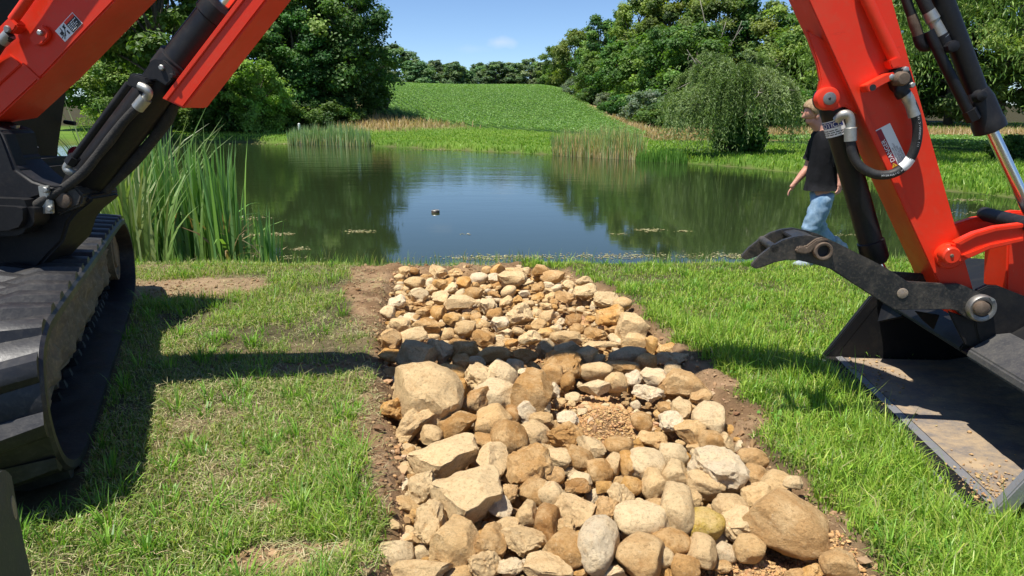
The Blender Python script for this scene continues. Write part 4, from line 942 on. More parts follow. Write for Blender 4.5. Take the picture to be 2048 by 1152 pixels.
for o, px, py, w, h, kind, colr, rot, p in placed:
    mk = [m_ for m_ in marks if abs(m_[0] - px) < 3 and abs(m_[1] - py) < 3]
    size = 'large' if w > 85 else 'medium' if w > 52 else 'small' if w > 30 else 'tiny'
    if mk: lab = mk[0][2].replace('the ', '', 1) + ', ' + size + ' stone of the stone bed'
    else:
        ds = sorted(marks, key=lambda m_: math.hypot(m_[0] - px, (m_[1] - py) * 1.3)); lab = None
        asp = ' oblong' if w > h * 1.7 else ' upright' if h > w * 1.1 else ''
        tilt_ = ' tilted' if abs(rot) > 24 else ''
        for m_ in ds[:3]:
            dx, dy = px - m_[0], (py - m_[1]) * 1.3
            rel = ('in front of ' if dy > 0 else 'behind ') if abs(dy) > abs(dx) else ('on the bucket side of ' if dx > 0 else 'on the track side of ')
            t = f"{size} {colr} {shape[kind]}{asp}{tilt_} stone {rel}{m_[2]}"
            if len(t.split()) > 16: t = f"{size} {colr} {shape[kind]} stone {rel}{m_[2]}"
            if t not in seen_l: lab = t; break
        k = 0; t0 = t
        while lab is None:
            t = order[min(k, 10)] + t0; k += 1
            if t not in seen_l or k > 11: lab = t
        lab = ' '.join(lab.split()[:16])
    seen_l.add(lab); tag(o, lab, 'stone', 'stones of the stone bed')

# ------------------------------------------------------------------ excavator
EXN = Vector((-.099, -.995, 0)).normalized(); EX = Plane(((LIPF + LIPN) / 2)[:], EXN); EU = EX.u
exc = empty('excavator', (-3.54, 3.98, 0)); tag(exc, 'orange tracked excavator reaching over the stone bed, bucket set down on the grass', 'excavator')
def P3(q, off=0.): return EX.pt(q[0], q[1], off)
def prism(name, pts, off, th, mat, parent, bev=.006, smooth=None, seg=2):
    bm = bmesh.new(); poly_bm(bm, [P3(q, off) for q in pts], -EXN * th, bev, seg)
    return bm_obj(name, bm, M[mat], parent, angle=40)
def pipe(name, pts, r, mat, parent, off=0., seg=16, sm=True):
    P = [P3(q[:2], q[2] if len(q) > 2 else off) for q in pts]
    bm = bmesh.new(); P = smooth_path(P, 8) if sm and len(P) > 2 else P
    if isinstance(r, list): r = list(np.interp(np.linspace(0, 1, len(P)), np.linspace(0, 1, len(r)), r))
    tube_bm(bm, P, r, seg); return bm_obj(name, bm, M[mat], parent, angle=50)
def boss(name, q, off, segs, mat, parent, n=30):
    """turned part whose axis is square to the boom plane; segs = (distance back from OFF, radius)"""
    bm = bmesh.new(); cyl_stack(bm, P3(q, off), -EXN, segs, n); return bm_obj(name, bm, M[mat], parent, angle=40)
def stack(name, a, b, segs, mat, parent, off=0., n=32):
    """turned part between two seen points; segs = (fraction, radius)"""
    A = P3(a, off); B = P3(b, off); bm = bmesh.new(); Ln = (B - A).length
    cyl_stack(bm, A, B - A, [(f * Ln, r) for f, r in segs], n); return bm_obj(name, bm, M[mat], parent, angle=35)
def text(name, body, org, xd, size, mat, parent, lift=.0016, nrm=None, ext=0., sx=1.):
    cu = bpy.data.curves.new(name, 'FONT'); cu.body = body; cu.size = size; cu.extrude = ext; cu.fill_mode = 'FRONT'; cu.resolution_u = 3
    tmp = bpy.data.objects.new('tmp', cu); COL.objects.link(tmp); bpy.context.view_layer.update()
    me = bpy.data.meshes.new_from_object(tmp.evaluated_get(bpy.context.evaluated_depsgraph_get())); bpy.data.objects.remove(tmp)
    n = nrm or EXN; x = (xd - n * xd.dot(n)).normalized(); y = n.cross(x)
    Mx = Matrix(((x.x, y.x, n.x, 0), (x.y, y.y, n.y, 0), (x.z, y.z, n.z, 0), (0, 0, 0, 1))); me.transform(Matrix.Diagonal((sx, 1, 1, 1))); me.transform(Matrix.Translation(org + n * lift) @ Mx)
    me.materials.clear(); me.materials.append(M[mat]); o = bpy.data.objects.new(name, me); COL.objects.link(o); setparent(o, parent); return o
BK = .5
# --- boom
boom = prism('boom', [(-150, 262), (-5, 236), (43, 191), (87, 150), (230, 0), (500, -283), (700, -440), (1000, -545), (1300, -505), (1540, -350), (1600, -300), (1660, -360), (1500, -560), (1200, -690), (900, -720), (600, -600), (330, -350), (55, -5), (-110, 160), (-260, 240)], .14, .28, 'orange', exc, .008)
boom['label'] = 'orange box section boom'
prism('weld_plate', [(-60, 150), (20, 108), (42, 128), (-60, 222)], .152, .012, 'orange', boom, .004)
prism('weld_seam', [(42, 128), (45, 125), (80, 158), (76, 161)], .148, .008, 'orange', boom, .002)
prism('hose_lug', [(56, 78), (74, 52), (84, 50), (97, 64), (95, 76), (84, 88), (70, 92)], .168, .028, 'orange', boom, .005)
boss('bolt', (77, 65), .186, [(0, .010), (.004, .014), (.018, .014)], 'zinc', boom, 6)
pipe('steel_line', [(26, 40, .185), (60, -8, .185), (140, -130, .185), (300, -330, .185)], .024, 'orange', boom)
prism('line_clamp', [(4, 62), (12, 40), (22, 36), (34, 50), (28, 62), (18, 66)], .215, .07, 'orange', boom, .008)
boss('bolt', (12, 58), .226, [(0, .014), (.006, .018), (.012, .018)], 'steel', boom, 24)
pipe('hose', [(22, 70, .2), (12, 78, .2), (0, 90, .19), (-25, 130, .18), (-60, 190, .17)], .024, 'hose', boom)
pipe('hose_fitting', [(20, 68, .2), (4, 84, .2)], .028, 'zinc', boom, sm=False)
# warning sticker on the boom
s1, s2, s3, s4 = (144.5, 24.5), (165, 46.7), (130, 84), (110, 62)
stk = prism('sticker', [s1, s2, s3, s4], .1425, .002, 'white', boom, 0)
lerp2 = lambda a, b, t: (a[0] + (b[0] - a[0]) * t, a[1] + (b[1] - a[1]) * t)
h1, h2 = lerp2(s1, s4, .54), lerp2(s2, s3, .54); i_ = lambda a, c, t=.05: lerp2(a, c, t)
cc_ = ((s1[0] + s2[0] + h1[0] + h2[0]) / 4, (s1[1] + s2[1] + h1[1] + h2[1]) / 4)
blk = [lerp2(a, cc_, .08) for a in (s1, s2, h2, h1)]
prism('text_panel', blk, .1436, .001, 'ink_shade', stk, 0)
prism('text_panel', [blk[0], lerp2(blk[0], blk[1], .24), lerp2(blk[3], blk[2], .24), blk[3]], .1444, .0008, 'orange', stk, 0)
for j, (a, b) in enumerate(((.06, .9), (.06, .62), (.06, .84), (.06, .74), (.1, .5))):
    f = .34 + j * .13; A_ = lambda t: lerp2(lerp2(blk[3], blk[2], f), lerp2(blk[0], blk[1], f), t); B_ = lambda t: lerp2(lerp2(blk[3], blk[2], f + .06), lerp2(blk[0], blk[1], f + .06), t)
    t = a
    while t < b:
        e = min(b, t + random.uniform(.10, .24)); prism('printed_word', [A_(t), A_(e), B_(e), B_(t)], .1446, .0008, 'white', stk, 0); t = e + .05
pc = ((h1[0] + h2[0] + s3[0] + s4[0]) / 4, (h1[1] + h2[1] + s3[1] + s4[1]) / 4)
uu = Vector((s2[0] - s1[0], s2[1] - s1[1])) / 30.2; vv = Vector((s4[0] - s1[0], s4[1] - s1[1])) / 51.
def pic(pts): prism('pictogram', [(pc[0] + uu.x * a + vv.x * b, pc[1] + uu.y * a + vv.y * b) for a, b in pts], .1442, .0014, 'ink_shade', stk, 0)
pic([(-11, -8), (-4, -9), (-3, -5), (-10, -4)]); pic([(2, -8), (10, -8), (10, -5), (2, -5)]); pic([(-12, -10), (-11, -11), (8, 2), (7, 3)]); pic([(-5, 1), (2, 1), (2, 8), (-5, 8)])
pic([(-13, 1), (-12, 0), (-4, 0), (-5, 2)]); pic([(4, 2), (5, 1), (11, 8), (10, 9)]); pic([(3, 4), (4, 3), (6, 11), (5, 12)])
# --- boom cylinder
AX = lambda y: 141 + (401 - y) * .786
cylr = stack('boom_cylinder', (AX(392), 392), (AX(8), 8), [(0, .05), (.02, .085), (.08, .098), (.62, .098), (.63, .092), (.93, .092), (.935, .102), (.985, .102), (1, .07)], 'gloss_black', exc)
stack('piston_rod', (AX(8), 8), (AX(-190), -190), [(0, .048), (1, .048)], 'chrome', cylr)
boss('rod_eye', (AX(-190), -190), .12, [(0, .08), (.24, .08)], 'gloss_black', cylr)
stack('band', (AX(150), 150), (AX(120), 120), [(0, .1), (.05, .108), (.95, .108), (1, .1)], 'black', cylr)
prism('clamp_block', [(256, 152), (262, 146), (284, 150), (300, 122), (308, 118), (326, 120), (347, 140), (351, 154), (332, 172), (312, 160), (296, 162), (282, 178), (262, 170)], .135, .09, 'black', cylr, .006)
prism('manifold_block', [(252, 160), (262, 149), (290, 156), (296, 166), (280, 180), (258, 172)], .165, .06, 'black', cylr, .006)
boss('bolt', (321, 135), .15, [(0, .010), (.004, .015), (.02, .015)], 'zinc', cylr, 6); boss('bolt', (341, 152), .15, [(0, .010), (.004, .013), (.02, .013)], 'black', cylr, 12)
pipe('steel_line', [(258, 168, .14), (146, 318, .14)], .019, 'black', cylr, sm=False)
pipe('line_nut', [(150, 313, .14), (140, 327, .14)], .031, 'black', cylr, sm=False, seg=6)
pipe('elbow_fitting', [(141, 325, .14), (134, 336, .14), (140, 343, .14), (150, 346, .12)], .023, 'zinc', cylr)
pipe('elbow_fitting', [(280, 172, .16), (292, 178, .165), (297, 187, .16), (290, 198, .15), (283, 206, .15)], .022, 'zinc', cylr)
pipe('hose_ferrule', [(292, 196, .15), (275, 216, .15)], .031, 'zinc', cylr, sm=False)
pipe('hose', [(277, 213, .15), (246, 246, .14), (220, 280, .13), (194, 312, .13), (166, 346, .14), (128, 376, .16), (98, 394, .18), (74, 410, .2), (60, 420, .2)], [.024, .023, .027, .023, .026, .024, .026, .025, .027], 'sleeve', cylr)
pipe('hose', [(350, 206, -.02), (334, 240, -.04), (302, 284, -.05), (266, 324, -.05), (228, 362, -.04), (196, 392, -.03), (160, 412, -.02)], [.024, .032, .027, .033, .028, .032, .028], 'sleeve', cylr)
guard = prism('cylinder_guard', [(324, 197), (366, 217), (540, -8), (700, -216), (655, -226), (478, -5)], .125, .23, 'orange', exc, .010)
prism('guard_lip', [(324, 197), (333, 201), (488, -1), (662, -222), (655, -226), (478, -5)], .134, .008, 'orange', guard, .003)
# --- swing bracket and front of the machine
sw = prism('swing_bracket', [(-90, 230), (4, 262), (14, 318), (45, 348), (75, 372), (110, 402), (150, 398), (170, 388), (184, 394), (180, 404), (150, 428), (136, 446), (124, 484), (96, 512), (72, 540), (48, 562), (-90, 575)], .12, .24, 'black', exc, .015, seg=3)
prism('bracket_cheek', [(-90, 230), (2, 262), (30, 338), (62, 360), (98, 372), (124, 372), (90, 392), (58, 402), (48, 440), (-90, 470)], .20, .10, 'black', sw, .02, seg=3)
prism('bumper_casting', [(-90, 396), (30, 400), (50, 406), (58, 420), (58, 446), (46, 466), (20, 474), (-90, 478)], .30, .18, 'gloss_black', sw, .035, seg=4)
prism('pin_housing', [(104, 388), (128, 376), (150, 374), (166, 392), (160, 412), (112, 432)], .155, .30, 'thumbsteel', sw, .012)
boss('pin', (124, 401), .178, [(0, .034), (.004, .041), (.03, .041)], 'rust', sw)
zp = prism('mounting_plate', [(75, 372), (97, 371), (98, 390), (92, 398), (105, 402), (106, 427), (84, 428)], .205, .014, 'zinc', sw, .003)
for q in ((88, 380), (97, 418)): boss('bolt', q, .222, [(0, .012), (.004, .017), (.018, .017)], 'zinc', sw, 6)
pipe('grease_line', [(62, 424, .2), (82, 425, .2)], .006, 'white', sw, sm=False)
SL = Vector((-3.54, 3.98, 0)); ru = Matrix.Rotation(math.atan2(EU.y, EU.x), 3, 'Z')
bm = bmesh.new(); cyl_stack(bm, SL + Vector((0, 0, .62)), (0, 0, 1), [(0, .5), (.05, .55), (.18, .55), (.22, .45)], 40); bm_obj('slew_ring', bm, M['black'], exc, angle=40)
hs = bmesh.new(); box_bm(hs, SL + ru @ Vector((-.55, .12, 1.08)), 2.1, 1.55, .48, ru, .05); house = bm_obj('house', hs, M['black'], exc, angle=40)
hs = bmesh.new(); box_bm(hs, SL + ru @ Vector((-1.15, .12, 1.62)), 1.0, 1.6, .62, ru, .12); bm_obj('engine_cover', hs, M['orange'], house, angle=40)
cab = prism('cab', [(-250, 352), (118, 348), (122, 290), (137, 190), (134, 40), (112, -60), (-250, -60)], -1.42, -1.0, 'black', exc, .03, seg=3); cab['label'] = 'black cab with tinted glass'
bm = bmesh.new(); fa = [P3(q, -1.42) + EU * .006 for q in ((134, 150), (134, 110), (130, 45), (112, -50))]
poly_bm(bm, [fa[0] + EXN * .06, fa[1] + EXN * .06, fa[2] + EXN * .06, fa[3] + EXN * .06, fa[3] + EXN * .92, fa[2] + EXN * .92, fa[1] + EXN * .92, fa[0] + EXN * .92], -EU * .02, 0); bm_obj('window', bm, M['glass'], cab)
prism('window', [(-160, -40), (95, -42), (112, 40), (112, 150), (-160, 160)], -.413, .012, 'glass', cab, .002) if False else None
pipe('grab_handle', [(130, 244, -1.38), (142, 246, -1.36), (150, 247, -1.36)], .016, 'black', cab)
boss('reflector', (150, 312), -1.3, [(0, .06), (.01, .07), (.02, .07)], 'red', cab)
pipe('reflector_stem', [(150, 325, -1.32), (148, 345, -1.34), (115, 350, -1.36)], .02, 'black', cab)
prism('work_light', [(16, 252), (33, 250), (30, 260), (22, 262)], .0, .03, 'zinc', cab, .003)
prism('floor_plate', [(22, 280), (50, 284), (66, 296), (40, 300), (24, 298)], -.2, .05, 'steel', cab, .003)
# --- tracks
TN = TRK.n
def tpt(s, off, z): return TRK.p0 + TD.normalized() * s + TN * off + Vector((0, 0, z))
prof = [(0.28, .0), (-.17, .012), (-.42, .08), (-.60, .20), (-.70, .38), (-.70, .56), (-.62, .69), (-.45, .752), (-.2, .765), (1.0, .755), (2.0, .75), (2.9, .735), (3.15, .69), (3.38, .58), (3.53, .40), (3.50, .22), (3.35, .08), (3.05, .008), (2.4, 0), (1.4, 0)]
def closed_path(pts, n=6):
    out = []; N = len(pts)
    for i in range(N):
        p0, p1, p2, p3 = [Vector(pts[(i + k) % N]) for k in (-1, 0, 1, 2)]
        for k in range(n):
            t = k / n; out.append(.5 * ((2 * p1) + (p2 - p0) * t + (2 * p0 - 5 * p1 + 4 * p2 - p3) * t * t + (3 * p1 - p0 - 3 * p2 + p3) * t ** 3))
    return out
def make_track(dof, label):
    W_ = .56; path = closed_path(prof); N = len(path); cen = Vector((1.4, .38)); nrm = []
    for i in range(N):
        t = (path[(i + 1) % N] - path[i - 1]).normalized(); n = Vector((t.y, -t.x)); n = n if n.dot(path[i] - cen) > 0 else -n; nrm.append((t, n))
    bm = bmesh.new(); th = .045; ring = []
    for p, (t, n) in zip(path, nrm):
        q = p - n * th
        ring.append([bm.verts.new(tpt(a.x, dof + o, a.y)) for a, o in ((p - n * .012, 0), (p, -.014), (p, -W_ + .014), (p - n * .012, -W_), (q, -W_), (q, 0))])
    for i in range(N):
        A, B = ring[i], ring[(i + 1) % N]
        for k in range(6): bm.faces.new((A[k], A[(k + 1) % 6], B[(k + 1) % 6], B[k]))
    L_ = [0]
    for i in range(N): L_.append(L_[-1] + (path[(i + 1) % N] - path[i]).length)
    nlug = 40; pitch = L_[-1] / nlug
    for half in (0, 1):
        for j in range(nlug):
            d = (j + half * .5) * pitch % L_[-1]; i = min(max(k for k in range(N) if L_[k] <= d + 1e-9), N - 1); f = (d - L_[i]) / max(1e-6, L_[i + 1] - L_[i])
            p = path[i].lerp(path[(i + 1) % N], f); t, n = nrm[i]
            o0, o1 = ((-.012, -.335) if half == 0 else (-.225, -W_ + .012)); sk = .030 if half == 0 else -.030; vs = []
            for (oo, mid) in ((o0, 0), ((o0 + o1) / 2, 1), (o1, 0)):
                sh = sk * (1 - 2 * abs((oo - o0) / (o1 - o0) - 0)) if True else 0
                hh = .055 if mid else (.016 if oo == (o1 if half == 0 else o0) else .030)
                for (a, e) in ((-.064, -.004), (-.040, hh * .8), (-.02, hh), (.022, hh), (.060, -.004)):
                    q = p + t * (a + sh) + n * e; vs.append(bm.verts.new(tpt(q.x, dof + oo, q.y)))
            for r_ in range(2):
                for k in range(4): bm.faces.new((vs[r_ * 5 + k], vs[r_ * 5 + k + 1], vs[r_ * 5 + k + 6], vs[r_ * 5 + k + 5]))
                bm.faces.new((vs[r_ * 5 + 4], vs[r_ * 5], vs[r_ * 5 + 5], vs[r_ * 5 + 9]))
            bm.faces.new(vs[0:5]); bm.faces.new(vs[10:15])
    for j in range(60):    # guide teeth inside the belt
        d = j / 60 * L_[-1]; i = min(max(k for k in range(N) if L_[k] <= d + 1e-9), N - 1); p = path[i]; t, n = nrm[i]; b_ = p - n * (th - .002)
        for o in (-.20, -.33):
            vs = []
            for (a, e, oo) in ((-.028, 0, 0), (.028, 0, 0), (.016, .045, .012), (-.016, .045, .012)):
                q = b_ + t * a - n * e
                for s_ in (0, 1): vs.append(bm.verts.new(tpt(q.x, dof + o - (oo if s_ == 0 else .05 - oo), q.y)))
            for fidx in ((0, 2, 3, 1), (2, 4, 5, 3), (4, 6, 7, 5), (6, 0, 1, 7), (0, 6, 4, 2), (1, 3, 5, 7)): bm.faces.new([vs[k] for k in fidx])
    tr = bm_obj('track', bm, M['rubber'], exc, angle=32)
    if label: tr['label'] = label
    bm = bmesh.new(); pts = [(-.36, .30), (-.42, .50), (-.25, .60), (.3, .63), (2.5, .62), (2.95, .55), (3.1, .42), (2.9, .24), (2.6, .17), (2.3, .20), (2.1, .15), (1.8, .20), (1.5, .15), (1.2, .20), (.9, .15), (.6, .20), (.3, .15), (0, .18)]
    poly_bm(bm, [tpt(a, dof - .19, b) for a, b in pts], -TN * .20, .012); bm_obj('track_frame', bm, M['mudframe'], tr, angle=40)
    bm = bmesh.new(); GR = []
    for i in range(111):
        row = []; s_ = -.34 + i * .03
        for j in range(15):
            zb = .60 - max(0, s_ - 2.5) * .16 - max(0, .0 - s_) * .05; za = .17 + .05 * abs(math.sin(s_ * 7)); z_ = za + (zb - za) * j / 14; e_ = min(1, min(j, 14 - j) / 2) * min(1, min(i, 110 - i) / 3)
            d_ = .035 + .05 * noise.noise(Vector((s_ * 5, z_ * 7, dof))) + .03 * noise.noise(Vector((s_ * 16, z_ * 18, dof))) + .012 * noise.noise(Vector((s_ * 45, z_ * 45, dof)))
            row.append(bm.verts.new(tpt(s_, dof - .20 + max(0, d_) * e_ + .012 * e_, z_)))
        GR.append(row)
    for A, B in zip(GR, GR[1:]):
        for k in range(14): bm.faces.new((A[k], A[k + 1], B[k + 1], B[k]))
    bm_obj('caked_mud', bm, M['mudframe'], tr, smooth=True)
    for (s, z, r) in ((.35, .125, .085), (.8, .125, .085), (1.25, .125, .085), (1.7, .125, .085), (2.15, .125, .085), (2.6, .125, .085), (1.3, .66, .05)):
        bm = bmesh.new(); cyl_stack(bm, tpt(s, dof - .225, z), -TN, [(0, r * .35), (.01, r * .5), (.012, r * .86), (.03, r), (.10, r), (.10, r * .7), (.3, r * .7), (.3, r), (.37, r)], 24); bm_obj('roller', bm, M['mudframe'], tr, angle=40)
    for (s, z, r, nm) in ((-.36, .40, .285, 'idler_wheel'), (3.22, .42, .26, 'drive_sprocket')):
        bm = bmesh.new(); cyl_stack(bm, tpt(s, dof - .11, z), -TN, [(0, r * .3), (.0, r * .55), (.03, r * .6), (.03, r * .85), (.005, r * .88), (.005, r), (.05, r), (.30, r), (.34, r)], 36); bm_obj(nm, bm, M['mudframe'], tr, angle=40)
    return tr
make_track(0, 'dusty black rubber track beside the mown grass'); make_track(-1.42, None)
bm = bmesh.new(); poly_bm(bm, [tpt(a, -.45, b) for a, b in ((.5, .32), (.7, .62), (2.2, .62), (2.4, .32))], -TN * 1.1, .02); bm_obj('chassis', bm, M['black'], exc, angle=40)
# --- dozer blade, its end plate just in view
BP = Plane((-1.5, 1.806, 0), (.91, .414, 0))
bp_ = [(-70, 1010), (-10, 948), (4, 938), (16, 940), (24, 950), (30, 985), (40, 1040), (52, 1100), (66, 1160), (80, 1215), (-70, 1240)]
bm = bmesh.new(); poly_bm(bm, [BP.pt(x, y) for x, y in bp_], -BP.n * .03, .005); blade = bm_obj('dozer_blade', bm, M['rim'], exc, angle=40)
bm = bmesh.new(); a0 = BP.pt(-10, 948); 
cur = [(.02, .0), (.0, .1), (.03, .25), (.09, .4), (.06, .52)]
vs = [[bm.verts.new(Vector((BP.p0.x, BP.p0.y, 0)) - BP.n * (.03 + w_) + TD * (a - .12) + Vector((0, 0, z))) for a, z in cur] for w_ in (0, 2.3)]
for k in range(4): bm.faces.new((vs[0][k], vs[0][k + 1], vs[1][k + 1], vs[1][k]))
bmesh.ops.solidify(bm, geom=bm.faces[:], thickness=.03); bm_obj('mouldboard', bm, M['thumbsteel'], blade, angle=50)
bm = bmesh.new(); c0 = BP.pt(29, 1015, .002)
u_ = TD; vs = [bm.verts.new(c0 + u_ * math.cos(a) * .020 + Vector((0, 0, 1)) * math.sin(a) * .040) for a in [2 * math.pi * k / 18 for k in range(18)]]; bm.faces.new(vs)
r_ = bmesh.ops.extrude_face_region(bm, geom=bm.faces[:]); bmesh.ops.translate(bm, vec=-BP.n * .006, verts=[v for v in r_['geom'] if isinstance(v, bmesh.types.BMVert)]); bm_obj('slot_stand_in', bm, M['bfloor'], blade)  # raised sandy oval added to stand for the plate's oval hole
# --- arm
arm = prism('arm', [(1480, -300), (1618, 0), (1868, 547), (1895, 610), (1920, 640), (1955, 640), (1962, 628), (1945, 572), (1785, 0), (1702, -300), (1640, -400), (1520, -400)], .13, .26, 'orange', exc, .007); arm['label'] = 'orange box section arm with danger sticker'
prism('edge_strip', [(1484, -290), (1618, 0), (1868, 547), (1882, 545), (1632, 0), (1498, -290)], .137, .007, 'orange', arm, .003)
for off in (.085, -.04):
    prism('cylinder_lug', [(1612, 60), (1622, 90), (1634, 124), (1641, 160), (1636, 186), (1638, 206), (1650, 219), (1668, 221), (1690, 212), (1725, 235), (1730, 190), (1690, 100)], off, .035, 'orange', arm, .006)
boss('pin_collar', (1658, 197), .135, [(0, .038), (.004, .050), (.012, .053), (.055, .053)], 'orange', arm, 36); boss('pin', (1660, 197), .141, [(0, .020), (.003, .029), (.01, .029)], 'steel', arm); boss('bolt', (1660, 197), .144, [(0, .004), (.004, .008)], 'black', arm, 6)
pipe('steel_line', [(1718, -60, .165), (1734, 0, .165), (1790, 121, .165)], .0255, 'orange', arm, sm=False)
prism('line_clamp', [(1781, 129), (1779, 120), (1797, 113), (1800, 120), (1801, 132), (1786, 138)], .2, .07, 'orange', arm, .004)
prism('bracket', [(1733, 171), (1737, 168), (1779, 146), (1789, 144), (1789, 158), (1762, 172), (1741, 184), (1737, 183)], .215, .085, 'orange', arm, .003)
boss('hole_shade_disc', (1746, 175), .2165, [(0, .014), (.004, .014)], 'ink_shade', arm)  # raised black disc; shade inside the hole put in as colour
vb = prism('valve_block', [(1782, 152), (1792, 138), (1812, 132), (1822, 142), (1830, 170), (1822, 176), (1806, 190), (1792, 178)], .20, .07, 'gloss_black', arm, .006)
boss('bolt', (1785, 154), .22, [(0, .009), (.003, .014), (.03, .014)], 'zinc', vb, 6); boss('bolt', (1813, 139), .22, [(0, .009), (.003, .014), (.03, .014)], 'zinc', vb, 6); boss('bolt', (1826, 170), .215, [(0, .009), (.003, .013), (.03, .013)], 'zinc', vb, 6)
boss('plug', (1809, 157), .25, [(0, .012), (.001, .024), (.012, .03), (.03, .032), (.06, .034)], 'rust', vb, 24)
pipe('valve_outlet', [(1806, 168, .20), (1803, 182, .20), (1808, 190, .20)], .032, 'gloss_black', vb)
# danger sticker
d1, d2, d3, d4 = (1745.5, 264), (1780, 246), (1826, 318), (1786, 350)
d3 = (d2[0] + (d4[0] - d1[0]), d2[1] + (d4[1] - d1[1]))
ds = prism('sticker', [d1, d2, d3, d4], .1325, .002, 'white', arm, 0); ds['label'] = 'red and white DANGER sticker'
D = lambda a, b: (d1[0] + (d2[0] - d1[0]) * a + (d4[0] - d1[0]) * b, d1[1] + (d2[1] - d1[1]) * a + (d4[1] - d1[1]) * b)
prism('red_band', [D(.08, .02), D(.46, .02), D(.46, .97), D(.08, .97)], .1336, .001, 'red', ds, 0)
prism('warning_triangle', [D(.12, .865), D(.43, .865), D(.275, .775)], .1344, .0008, 'yellow', ds, 0)
prism('exclamation_mark', [D(.265, .855), D(.285, .855), D(.29, .80), D(.26, .80)], .135, .0006, 'ink_shade', ds, 0)
xd = P3(D(.4, 0), .13) - P3(D(.4, 1), .13); wS = (P3(D(1, 0), .13) - P3(D(0, 0), .13)).length; hS = xd.length
text('lettering', 'DANGER', P3(D(.40, .755), .1336), xd, wS * .33, 'white', ds, sx=hS * .50 / (wS * .33 * 3.95))
for k, ln in enumerate(('WHEN OPERATING A GRIP', 'DEATH OR INJURY CAN RESULT', 'KEEP CLEAR OF THE LOAD', 'KEEP LOAD CENTERED')):
    text('lettering', ln, P3(D(.60 + k * .115, .93), .1336), xd, wS * .125, 'ink_shade', ds, sx=.82)
# --- thumb cylinder with notice sticker and hose
tc_ = stack('thumb_cylinder', (1660, 197), (1753, 525), [(0, .05), (.05, .062), (.12, .062), (.13, .057), (.86, .057), (.865, .064), (.97, .064), (1, .05)], 'gloss_black', exc, off=.01)
boss('rod_eye', (1660, 197), .048, [(0, .045), (.01, .060), (.07, .060), (.08, .04)], 'gloss_black', tc_)
stack('piston_rod', (1750, 515), (1800, 610), [(0, .026), (1, .026)], 'chrome', tc_, off=.01)
ca, cb = P3((1660, 197), .01), P3((1753, 525), .01); cax = (cb - ca).normalized(); crr = .0632
def wrap(name, me_pts_faces, mat, parent, r): pass
nn = (EXN - cax * EXN.dot(cax)).normalized(); ss = cax.cross(nn)   # ss: sideways on the barrel
def wrap_mesh(me, name, mat, parent, r, d0, a0):
    for v in me.vertices:
        a = a0 + v.co.x / r; v.co = ca + cax * (d0 - v.co.y) + (nn * math.cos(a) + SGN * ss * math.sin(a)) * r
    me.materials.clear(); me.materials.append(M[mat]); o = bpy.data.objects.new(name, me); COL.objects.link(o); setparent(o, parent); return o
SGN = 1 if ss.dot(EU) > 0 else -1
def grid_mesh(x0, x1, y0, y1, nx_=24, ny_=2):
    bm = bmesh.new(); vs = [[bm.verts.new((x0 + (x1 - x0) * i / nx_, y0 + (y1 - y0) * j / ny_, 0)) for i in range(nx_ + 1)] for j in range(ny_ + 1)]
    for j in range(ny_):
        for i in range(nx_): bm.faces.new((vs[j][i], vs[j][i + 1], vs[j + 1][i + 1], vs[j + 1][i]))
    me = bpy.data.meshes.new('g'); bm.to_mesh(me); bm.free(); return me
dN = .098; ROT = -.7
ns = wrap_mesh(grid_mesh(-.088, .058, -.078, 0), 'sticker', 'white', tc_, .0636, dN, ROT); ns['label'] = 'white and blue NOTICE sticker'
wrap_mesh(grid_mesh(-.083, .050, -.034, -.004), 'blue_band', 'blue', ns, .0641, dN, ROT)
cu = bpy.data.curves.new('t', 'FONT'); cu.body = 'NOTICE'; cu.size = .034; cu.resolution_u = 3; tmp = bpy.data.objects.new('t', cu); COL.objects.link(tmp); bpy.context.view_layer.update()
me = bpy.data.meshes.new_from_object(tmp.evaluated_get(bpy.context.evaluated_depsgraph_get())); bpy.data.objects.remove(tmp)
xs_ = [v.co.x for v in me.vertices]; sc_ = .115 / max(xs_)
for v in me.vertices: v.co.x = v.co.x * sc_ - .074; v.co.y -= .0315
wrap_mesh(me, 'lettering', 'white', ns, .0646, dN, ROT)
for k, (a, b) in enumerate(((-.06, .02), (-.07, .046), (-.07, .05))):
    x = a
    while x < b:
        e = min(b, x + random.uniform(.010, .024)); wrap_mesh(grid_mesh(x, e, -.049 - k * .010, -.0445 - k * .010, 4, 1), 'printed_word', 'ink_shade', ns, .0642, dN, ROT); x = e + .004
pipe('elbow_fitting', [(1674, 240, .10), (1684, 230, .12), (1696, 230, .125), (1701, 242, .125), (1701, 258, .125)], .0215, 'zinc', tc_)
pipe('hose_ferrule', [(1701, 254, .125), (1701, 256, .125), (1701, 282, .125)], [.020, .028, .028], 'zinc', tc_, sm=False)
HP = [(1701, 280, .125), (1705, 308, .13), (1722, 334, .145), (1752, 349, .16), (1786, 347, .17), (1814, 327, .18), (1831, 292, .19), (1835, 252, .20), (1826, 214, .20), (1811, 188, .20)]
hose = pipe('hose', HP, .0215, 'hose', tc_)
pipe('hose_ferrule', [(1809, 186, .20), (1815, 196, .20), (1822, 211, .20), (1829, 232, .20)], [.024, .026, .024, .026], 'zinc', tc_)
pipe('hose_tape', [(1803, 336, .177), (1812, 329, .18), (1821, 317, .182)], .0228, 'white', tc_)
hp3 = smooth_path([P3(q[:2], q[2]) for q in HP], 8)
